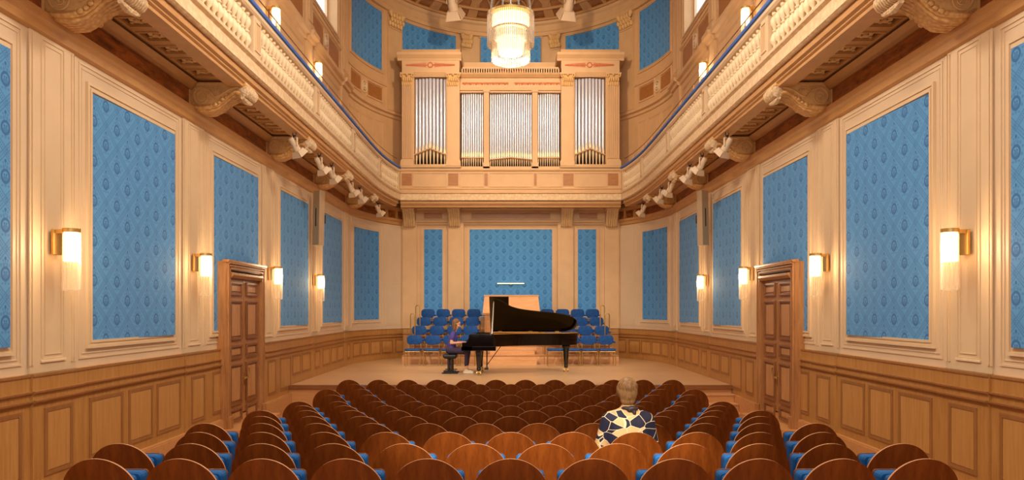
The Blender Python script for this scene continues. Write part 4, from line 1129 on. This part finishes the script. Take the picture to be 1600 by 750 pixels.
# ---------------------------------------------------------------- grand piano
PXO, PYO = -.98, 17.35
root = empty('grand_piano', (PXO, PYO, ZS), 'black concert grand piano with its lid propped open on the stage', 'piano')
OUT = [(0, 0), (.5, 0), (.65, .04), (.8, .17), (.95, .35), (1.2, .48), (1.6, .57), (2.0, .63), (2.3, .70), (2.52, .80), (2.66, .95), (2.71, 1.12), (2.69, 1.28), (2.6, 1.42), (2.44, 1.49), (2.3, 1.5), (0, 1.5)]
def smooth_out(P, it=2):
    P = list(P)
    for _ in range(it):
        Q = [P[0]]
        for a, b_ in zip(P[1:-2], P[2:-1]):
            Q += [(a[0]*.75+b_[0]*.25, a[1]*.75+b_[1]*.25), (a[0]*.25+b_[0]*.75, a[1]*.25+b_[1]*.75)]
        Q.append(P[-1]); P = Q
    return P
OS = smooth_out(OUT)
OS = [(0, 0)]+[p for p in OS[1:]]
def shrink(P, t):
    cx = sum(p[0] for p in P)/len(P); cy = sum(p[1] for p in P)/len(P)
    out = []
    n = len(P)
    for i in range(n):
        a, b_, c = Vector(P[i-1]), Vector(P[i]), Vector(P[(i+1) % n]); tv = (c-a)
        if tv.length < 1e-6: tv = Vector((1, 0))
        tv.normalize(); out.append((b_.x-tv.y*t, b_.y+tv.x*t))
    return out
IN = shrink(OS, .035)
mb = MB(); n = len(OS)
R = [[(x, y, .70) for x, y in OS], [(x, y, 1.0) for x, y in OS], [(x, y, 1.0) for x, y in IN], [(x, y, .72) for x, y in IN]]
mb.loft(R, caps=False); mb.add([(x, y, .72) for x, y in IN], [tuple(range(len(IN)))]); mb.add([(x, y, .70) for x, y in OS], [tuple(range(n))])
rim = obj('case_rim', mb, 'black', root)
mb = MB(); mb.box(-.2, .05, 0, .1, .60, .80); mb.box(-.2, .05, 1.4, 1.5, .60, .80); mb.box(-.22, .62, .0, 1.5, .60, .705); mb.box(0, .1, .1, 1.4, .86, .99)
mb.prism([(-.12, .78), (.04, .78), (.04, 1.0), (-.03, 1.0), (-.045, .9)], 0, .1, 'y'); mb.prism([(-.12, .78), (.04, .78), (.04, 1.0), (-.03, 1.0), (-.045, .9)], 1.4, 1.5, 'y')
obj('key_bed', mb, 'black', root, bevel=.008)
kb = MB(); kb.box(-.17, -.02, .13, 1.37, .70, .735)
for i in range(51): kb.box(-.175, -.02, .132+i*.0238, .132+i*.0238+.0225, .735, .75)
kbo = obj('keyboard', kb, 'ivory', root)
kk = MB()
for i in range(50):
    if i % 7 in (2, 6): continue
    kk.box(-.12, -.02, .15+i*.0238, .162+i*.0238, .75, .762)
obj('black_keys', kk, 'black', kbo)
mb = MB(); mb.add([(x, y, .93) for x, y in shrink(OS, .05)], [tuple(range(n))]); mb.add([(x, y, .9) for x, y in shrink(OS, .05)], [tuple(range(n-1, -1, -1))]); obj('iron_plate', mb, 'gold', root)
# lid
ang = math.radians(35)
def lidp(x, y, h=0):                                  # rotate about the spine (y=1.5, z=1.0)
    d = 1.5-y; return (x, 1.5-d*math.cos(ang)+h*math.sin(ang)*-1, 1.015+d*math.sin(ang)+h*math.cos(ang))
LP = [(x, y) for x, y in OS if x > .45]; LP = [(.45, 0)]+LP; LP[-1] = (.45, 1.5)
LP = [p for i, p in enumerate(LP) if i == 0 or p != LP[i-1]]
mb = MB(); mb.loft([[lidp(x, y, 0) for x, y in LP], [lidp(x, y, .022) for x, y in LP]]); obj('lid', mb, 'lidunder', root)
mb = MB(); mb.loft([[lidp(x, y, .026) for x, y in ((.45, -.01), (.93, -.01), (.93, 1.5), (.45, 1.5))], [lidp(x, y, .046) for x, y in ((.45, -.01), (.93, -.01), (.93, 1.5), (.45, 1.5))]]); obj('lid_front_flap', mb, 'black', root)
mb = MB(); top_ = lidp(.62, .12); mb.tube([(.52, .03, 1.0), (top_[0]-.06, top_[1], top_[2]-.01)], [.028, .014], 8); mb.tube([(.5, .04, .98), (.5, .04, 1.04)], .03); obj('lid_prop', mb, 'chrome', root)
mb = MB()
for x in (.7, 1.5, 2.2): mb.box(x-.05, x+.05, 1.47, 1.52, .99, 1.03)
mb.box(.46, 2.3, 1.44, 1.46, .985, 1.0); mb.tube([(x, y, 1.005) for x, y in OS if x > .5 and y < 1.45], .012, 5); obj('hinge_strip', mb, 'gold', root, label='brass hinges and gilt rim edge')
mb = MB(); mb.box(.1, .14, .4, 1.1, 1.0, 1.2); 
lg = MB()
def leg(x, y):
    root_l = MB(); root_l.lathe([(.11, .70), (.11, .66), (.085, .6), (.075, .5), (.05, .18), (.055, .14), (.04, .1)], 8, (x, y, 0), smooth=False, ph=PI/8)
    l_ = obj('leg', root_l, 'black', root)
    c = MB()
    for s_ in (-1, 1): c.lathe([(.05, -.015), (.05, .015)], 14, (x+.045*s_, y, .05), axis='x')
    c.box(x-.06, x+.06, y-.03, y+.03, .06, .11); obj('caster', c, 'brass', l_)
leg(.2, .12); leg(.2, 1.38); leg(2.4, 1.08)
mb = MB()
for y in (.68, .82): mb.tube([(.38, y, .70), (.38, y, .13)], .014, 7)
mb.box(.32, .42, .6, .9, .09, .14); mb.tube([(.38, .75, .2), (.75, .75, .70)], .01, 6); lyr = obj('pedal_lyre', mb, 'black', root)
mb = MB()
for y in (.66, .75, .84): mb.box(.2, .33, y-.012, y+.012, .09, .105)
obj('pedal', mb, 'brass', lyr)

# piano bench
bx, by = X(704, 18.05), 18.05
root = empty('piano_bench', (bx, by, ZS), 'black adjustable piano bench under the pianist', 'bench')
mb = MB(); R = [[(x*k, y*k, z) for x, y in rrect(.34, .58, .04)] for k, z in ((.96, .40), (1, .42), (1, .455), (.95, .475))]; mb.loft(R, smooth=True); obj('seat', mb, 'blackmat', root)
mb = MB(); mb.box(-.14, .14, -.2, .2, .37, .40); obj('seat_frame', mb, 'blackmat', root)
for y in (-.2, .2):
    mb = MB(); mb.box(-.06, -.02, y-.02, y+.02, .03, .38); mb.box(.02, .06, y-.02, y+.02, .03, .38); mb.box(-.2, .2, y-.025, y+.025, 0, .03); mb.box(-.15, .15, y-.02, y+.02, .07, .09); obj('leg', mb, 'blackmat', root)
mb = MB(); mb.box(-.015, .015, -.2, .2, .2, .23); mb.lathe([(.03, .26), (.03, .34)], 12, (0, 0, .34), axis='y'); obj('height_screw', mb, 'blackmat', root)

# ---------------------------------------------------------------- people
def cap(mb, a, b_, ra, rb, seg=12, rn=5):
    a, b_ = Vector(a), Vector(b_); ax = (b_-a); L = ax.length; ax = ax/L if L > 1e-6 else Vector((0, 0, 1))
    up = Vector((0, 0, 1)) if abs(ax.z) < .9 else Vector((1, 0, 0)); u = ax.cross(up).normalized(); w = ax.cross(u)
    R = []
    for i in range(rn+1):
        t = -PI/2+PI/2*i/rn; R.append([a+ax*(ra*math.sin(t))+(u*math.cos(q)+w*math.sin(q))*max(ra*math.cos(t), .0005) for q in [2*PI*k/seg for k in range(seg)]])
    for i in range(rn+1):
        t = PI/2*i/rn; R.append([b_+ax*(rb*math.sin(t))+(u*math.cos(q)+w*math.sin(q))*max(rb*math.cos(t), .0005) for q in [2*PI*k/seg for k in range(seg)]])
    mb.loft(R, 0, True, True)
def chain(mb, pts, rs):
    for a, b_, ra, rb in zip(pts, pts[1:], rs, rs[1:]): cap(mb, a, b_, ra, rb)
def fused(name, mb, mats, parent, voxel=.012, smooth=6, label=None):
    o = obj(name, mb, mats, parent, label=label)
    r = o.modifiers.new('remesh', 'REMESH'); r.mode = 'VOXEL'; r.voxel_size = voxel; r.use_smooth_shade = True
    s_ = o.modifiers.new('smooth', 'SMOOTH'); s_.iterations = smooth; s_.factor = .5
    return o
def head(mb, c, fwd, up=(0, 0, 1), s=1.0):
    """adds a head with face; c centre, fwd look direction"""
    f = Vector(fwd).normalized(); u = Vector(up); u = (u-f*u.dot(f)).normalized(); r = f.cross(u); c = Vector(c)
    P = lambda a, b_, d: c+r*(a*s)+f*(b_*s)+u*(d*s)
    Mx = Matrix((r, f, u)).transposed()
    def ell(p, rad, seg=16, rn=10):
        t = MB(); t.ball((0, 0, 0), tuple(k*s for k in rad), seg, rn); t.v = [tuple(Mx@Vector(q)+P(*p)) for q in t.v]
        mb.add(t.v, t.f, 0, True)
    ell((0, -.01, .03), (.075, .093, .088)); ell((0, .012, -.035), (.058, .07, .075)); cap(mb, P(0, .05, -.085), P(0, .04, -.08), .028*s, .035*s)
    cap(mb, P(0, .088, .005), P(0, .105, -.03), .009*s, .014*s)             # nose
    for sx in (-1, 1):
        cap(mb, P(sx*.078, -.005, .01), P(sx*.078, -.01, -.025), .014*s, .010*s)   # ears
        ell((sx*.035, .06, -.03), (.026, .025, .024), 8, 6)
        cap(mb, P(sx*.012, .084, .035), P(sx*.05, .07, .037), .008*s, .007*s)       # brow
    cap(mb, P(-.022, .083, -.055), P(.022, .083, -.055), .008*s, .008*s)          # lips
    return P
def hand(mb, wrist, fwd, down, side, s=1.0, curl=.5):
    """palm with five fingers; fwd finger direction, down palm normal, side +-1 thumb side along fwd x down"""
    f = Vector(fwd).normalized(); d = Vector(down); d = (d-f*d.dot(f)).normalized(); r = f.cross(d)*side; w = Vector(wrist)
    for k, (o_, l_) in enumerate(((-.03, .055), (-.01, .068), (.01, .074), (.03, .068))):
        a = w+f*.02*s+r*o_*.6*s; b_ = w+f*.085*s+r*o_*s; cap(mb, a, b_, .014*s, .011*s, 8, 3)
        m_ = b_+(f*math.cos(curl*.5)+d*math.sin(curl*.5))*l_*.5*s; e = m_+(f*math.cos(curl*1.6)+d*math.sin(curl*1.6))*l_*.45*s
        cap(mb, b_, m_, .0095*s, .0085*s, 8, 3); cap(mb, m_, e, .0085*s, .0075*s, 8, 3)
    a = w+f*.02*s+r*.02*s; b_ = w+f*.055*s+r*.05*s+d*.01*s; cap(mb, a, b_, .013*s, .011*s, 8, 3); cap(mb, b_, b_+f*.035*s+r*.012*s+d*.008*s, .0105*s, .008*s, 8, 3)
# pianist, in profile, facing +x
root = empty('person', (bx, by, ZS), 'pianist in a violet top and dark trousers playing the grand piano', 'person')
P0 = Vector((bx, by, ZS))
body = MB()
hip = Vector((.02, 0, .56)); chest = Vector((.07, 0, .88)); neck = Vector((.10, 0, 1.06)); hd = Vector((.155, 0, 1.235))
chain(body, [(0, .0, .57), (.03, 0, .7), (.06, 0, .86), (.09, 0, 1.0), (.10, 0, 1.06)], [.10, .09, .10, .06, .045])
cap(body, (.10, 0, 1.04), (.14, 0, 1.16), .042, .042)
H = head(body, hd, (1, 0, -.32), (0, 0, 1), .97)
for sy in (-1, 1):
    sh = Vector((.08, sy*.155, 1.0)); el = Vector((.0, sy*.2, .765)) + Vector((.03, 0, 0)); wr = Vector((.30, sy*.2 + (.0), .775))
    cap(body, (.08, sy*.06, 1.0), sh, .055, .05); chain(body, [sh, el, wr], [.047, .036, .024])
    hand(body, wr+Vector((.01, 0, 0)), (1, 0, -.05), (0, 0, -1), sy, .95, .5)
    kn = Vector((.42, sy*.10, .56)); an = Vector((.40, sy*.09, .12))
    if sy < 0: an = Vector((.41, sy*.10, .11))
    chain(body, [(.02, sy*.08, .56), kn, an], [.085, .062, .036]); cap(body, an, an+Vector((.0, 0, -.04)), .036, .035)
    cap(body, an+Vector((-.02, 0, -.07)), an+Vector((.15, 0, -.085)), .03, .022)
fused('body', body, 'skin', root, .011, 4)
top = MB(); chain(top, [(0, 0, .60), (.03, 0, .72), (.065, 0, .88), (.085, 0, .99)], [.112, .105, .118, .08])
for sy in (-1, 1):
    cap(top, (.02, sy*.05, .6), (.06, sy*.06, .9), .1, .09); cap(top, (.085, sy*.04, 1.0), (.08, sy*.155, 1.0), .066, .062); cap(top, (.08, sy*.155, 1.0), (.05, sy*.185, .88), .062, .055)
fused('shirt', top, 'violet', root, .012, 5)
tr = MB()
cap(tr, (-.02, -.07, .585), (-.02, .07, .585), .105, .105)
for sy in (-1, 1):
    kn = Vector((.43, sy*.10, .555)); an = Vector((.405, sy*.095, .22)); chain(tr, [(0, sy*.08, .57), kn, an], [.10, .074, .055])
fused('trousers', tr, 'trouser', root, .012, 4)
hr = MB(); Mx = hd
for p, r_ in (((-.02, 0, .055), (.10, .088, .085)), ((-.06, 0, -.02), (.06, .082, .10)), ((-.05, 0, -.10), (.05, .078, .10)), ((-.06, 0, -.17), (.04, .065, .07)), ((-.035, -.06, .0), (.05, .03, .09)), ((-.035, .06, .0), (.05, .03, .09)), ((-.05, -.06, -.1), (.035, .025, .08)), ((-.05, .06, -.1), (.035, .025, .08))):
    hr.ball(tuple(hd+Vector(p)), r_, 14, 10)
fused('hair', hr, 'hair', root, .01, 3)
for sy in (-1, 1):
    s_ = MB(); b0 = Vector((.41, sy*.10, 0))
    s_.loft([[b0+Vector((x*1.0+.04, y*1.0, z)) for x, y in rrect(.26*k, .095*k, .045)] for k, z in ((1, .005), (1.02, .03), (.95, .06))], smooth=True); s_.ball(tuple(b0+Vector((.0, 0, .07))), (.065, .042, .045), 10, 8); s_.ball(tuple(b0+Vector((.09, 0, .055))), (.07, .04, .03), 10, 8)
    obj('shoe', s_, 'shoe', root)

# ---------------------------------------------------------------- auditorium seats
P = .55
def make_seat(down=False):
    root = empty('auditorium_seat')                # faces +y (the stage); z 0 = floor; back top at .92
    R_ = .257; zc = .92-R_; pts = []
    for k in range(0, 33): a = PI*k/32; pts.append((R_*math.cos(a), zc+R_*math.sin(a)))
    pts += [(-R_*.995, zc-.08), (-R_*.95, zc-.2), (-R_*.86, .34), (-.12, .31), (.12, .31), (R_*.86, .34), (R_*.95, zc-.2), (R_*.995, zc-.08)]
    def q(x, y, z): return (x, y+.35*x*x-(z-.45)*.16, z)
    t = .016; mb = MB(); n = len(pts)
    ctr = (0, .62)
    # filled by concentric rings so that the sheet can curve
    fr = [1, .75, .5, .25, .02]
    for yy in (0, t):
        rings = [[q(ctr[0]+(x-ctr[0])*f_, yy, ctr[1]+(z-ctr[1])*f_) for x, z in pts] for f_ in fr]
        mb.loft(rings, 0, False, True); mb.add(rings[-1], [tuple(range(n))], 0, True)
    A = [q(x, 0, z) for x, z in pts]; B = [q(x, t, z) for x, z in pts]
    mb.loft([A, B], 1, False, False)
    obj('back_shell', mb, ['seat_wood', 'seat_edge'], root)
    mb = MB(); R = []
    for yy, k in ((t, .96), (t+.02, 1), (t+.05, 1), (t+.07, .93)):
        R.append([q(x*k, yy, .645+z*k) for x, z in rrect(.45, .30, .03, 3)])
    mb.loft(R); obj('back_cushion', mb, 'seat_blue', root)
    for nm_, mt, w_, lay_ in (('seat_cushion', 'seat_blue', .462, ((0, .96), (.015, 1), (.085, 1), (.1, .96))), ('seat_pan', 'seat_wood', .45, ((-.02, 1), (0, 1)))):
        mb = MB(); R = []
        for t_, k in lay_:
            if down: R.append([(x*k, .27+y*k, .36+t_+.04*y) for x, y in rrect(w_, .42, .04, 3)])
            else: R.append([(x*k, .205-t_-.05*(z/.42), .585+z*k) for x, z in rrect(w_, .42, .03, 3)])
        mb.loft(R); obj(nm_, mb, mt, root)
    for sx in (-1, 1):
        mb = MB(); mb.box(sx*.2-.015, sx*.2+.015, .1, .14, 0, .36); mb.box(sx*.2-.02, sx*.2+.02, -.02, .34, 0, .015); mb.box(sx*.2-.012, sx*.2+.012, .045, .12, .3, .5); obj('leg', mb, 'blackmat', root)
    return root
s0_ = make_seat(); first = True
NAMES = ['row nearest the camera', 'second row from the camera', 'third row from the camera', 'fourth row from the camera', 'fifth row from the camera', 'sixth row from the camera', 'sixth row from the stage', 'fifth row from the stage', 'fourth row from the stage', 'third row from the stage', 'second row from the stage', 'row nearest the stage']
rnd = random.Random(3)
for k in range(12):
    y = 4.74+.7865*k+.07; zf = floor_z(y-.07) if k < 7 else 0
    if k == 7: zf = .0
    off = [-5+i for i in range(11)] if k % 2 == 0 else [-5.5+i for i in range(12)]
    for i, u in enumerate(off):
        loc = (u*P, y, zf); rz = rnd.uniform(-.012, .012)
        occ = (k == 2 and i == 7)
        o = s0_ if first else (make_seat(True) if occ else dup(s0_, loc, rz)); first = False; o.location = loc; o.rotation_euler = (0, 0, rz)
        c = len(off)
        if c % 2 == 1 and i == c//2: w_ = 'middle seat'
        elif i < c/2: w_ = 'leftmost seat' if i == 0 else ordn(i+1)+' seat from the left'
        else: w_ = 'rightmost seat' if i == c-1 else ordn(c-i)+' seat from the right'
        lb = 'round-backed brown plywood seat, %s of the %s' % (w_, NAMES[k])
        if occ: lb = 'brown plywood seat with the listener sitting in it, third row from the camera'
        tag(o, lb, 'seat', 'auditorium seats with round plywood backs')

# listener, seen from behind, facing +y
sy_ = 4.74+.7865*2+.07; lx = 2*P+.0; lz = floor_z(sy_)
root = empty('person', (lx-.02, sy_+.25, lz), 'listener with short ash blond hair in a patterned blouse, seen from behind', 'person')
L0 = root.location
body = MB(); bb = -.02
chain(body, [(0, .02, .56), (0, -.02, .75), (0, -.04, .95), (0, -.01, 1.06)], [.13, .11, .11, .06])
cap(body, (0, -.01, 1.04), (0, .02, 1.17), .055, .052)
H = head(body, (0, .03, 1.235), (0, 1, -.12), (0, 0, 1), 1.02)
for sx in (-1, 1):
    sh = Vector((sx*.185, -.02, 1.0)); el = Vector((sx*.245, .05, .72)); wr = Vector((sx*.12, .26, .62))
    cap(body, (sx*.07, -.01, 1.03), sh, .055, .055); chain(body, [sh, el, wr], [.05, .04, .027]); hand(body, wr, (-sx*.5, .8, -.2), (0, 0, -1), sx, .95, .3)
    kn = Vector((sx*.12, .42, .52)); an = Vector((sx*.12, .45, .1)); chain(body, [(sx*.09, .02, .54), kn, an], [.09, .06, .04]); cap(body, an+Vector((0, 0, -.03)), an+Vector((0, .16, -.06)), .04, .03)
fused('body', body, 'skin', root, .012, 4)
top = MB(); chain(top, [(0, .02, .56), (0, -.02, .75), (0, -.03, .94)], [.16, .135, .13])
for sx in (-1, 1):
    cap(top, (sx*.06, 0, .6), (sx*.09, -.03, .95), .13, .11); cap(top, (sx*.05, -.02, 1.025), (sx*.165, -.02, 1.0), .07, .07)
    chain(top, [(sx*.175, -.02, .99), (sx*.245, .05, .73), (sx*.17, .2, .65)], [.073, .062, .05])
    cap(top, (sx*.02, -.015, 1.06), (sx*.07, -.02, 1.04), .06, .06)
cap(top, (0, 0, 1.06), (0, .0, 1.09), .072, .066)
fused('blouse', top, 'blouse', root, .014, 6)
sf = MB(); sf.ball((.035, -.07, 1.10), (.06, .028, .024), 12, 8); sf.ball((.01, -.075, 1.085), (.03, .022, .025), 10, 6); sf.ball((.05, -.082, 1.06), (.02, .018, .035), 10, 6); sf.ball((-.02, -.05, 1.10), (.05, .035, .018), 10, 6)
fused('neck_bow', sf, 'fixdark', root, .008, 2, label='dark bow at the nape')
tr = MB(); cap(tr, (-.08, .02, .53), (.08, .02, .53), .12, .12)
for sx in (-1, 1): chain(tr, [(sx*.09, .03, .53), (sx*.12, .43, .52), (sx*.12, .455, .16)], [.11, .078, .055])
fused('trousers', tr, 'trouser', root, .014, 4)
hr = MB(); hd = Vector((0, .03, 1.235))
for p, r_ in (((0, -.02, .05), (.092, .104, .095)), ((0, -.055, .0), (.088, .066, .095)), ((0, -.055, -.06), (.072, .05, .06)), ((-.06, -.01, .01), (.035, .06, .06)), ((.06, -.01, .01), (.035, .06, .06))):
    hr.ball(tuple(hd+Vector(p)), r_, 18, 12)
rr = random.Random(5)
for k in range(90):                                # tousled locks
    a = rr.uniform(0, 2*PI); e = rr.uniform(-.7, 1.35); r_ = .1
    p = hd+Vector((.092*math.cos(a)*math.cos(e), -.02+.102*math.sin(a)*math.cos(e), .04+.098*math.sin(e)))
    if p.y > hd.y+.05 and p.z < hd.z+.06: continue
    t_ = Vector((-math.sin(a)*.5, math.cos(a)*.5, -.9)).normalized()
    cap(hr, p, p+t_*.04, .010, .007, 6, 2)
fused('hair', hr, 'hair2', root, .007, 1)
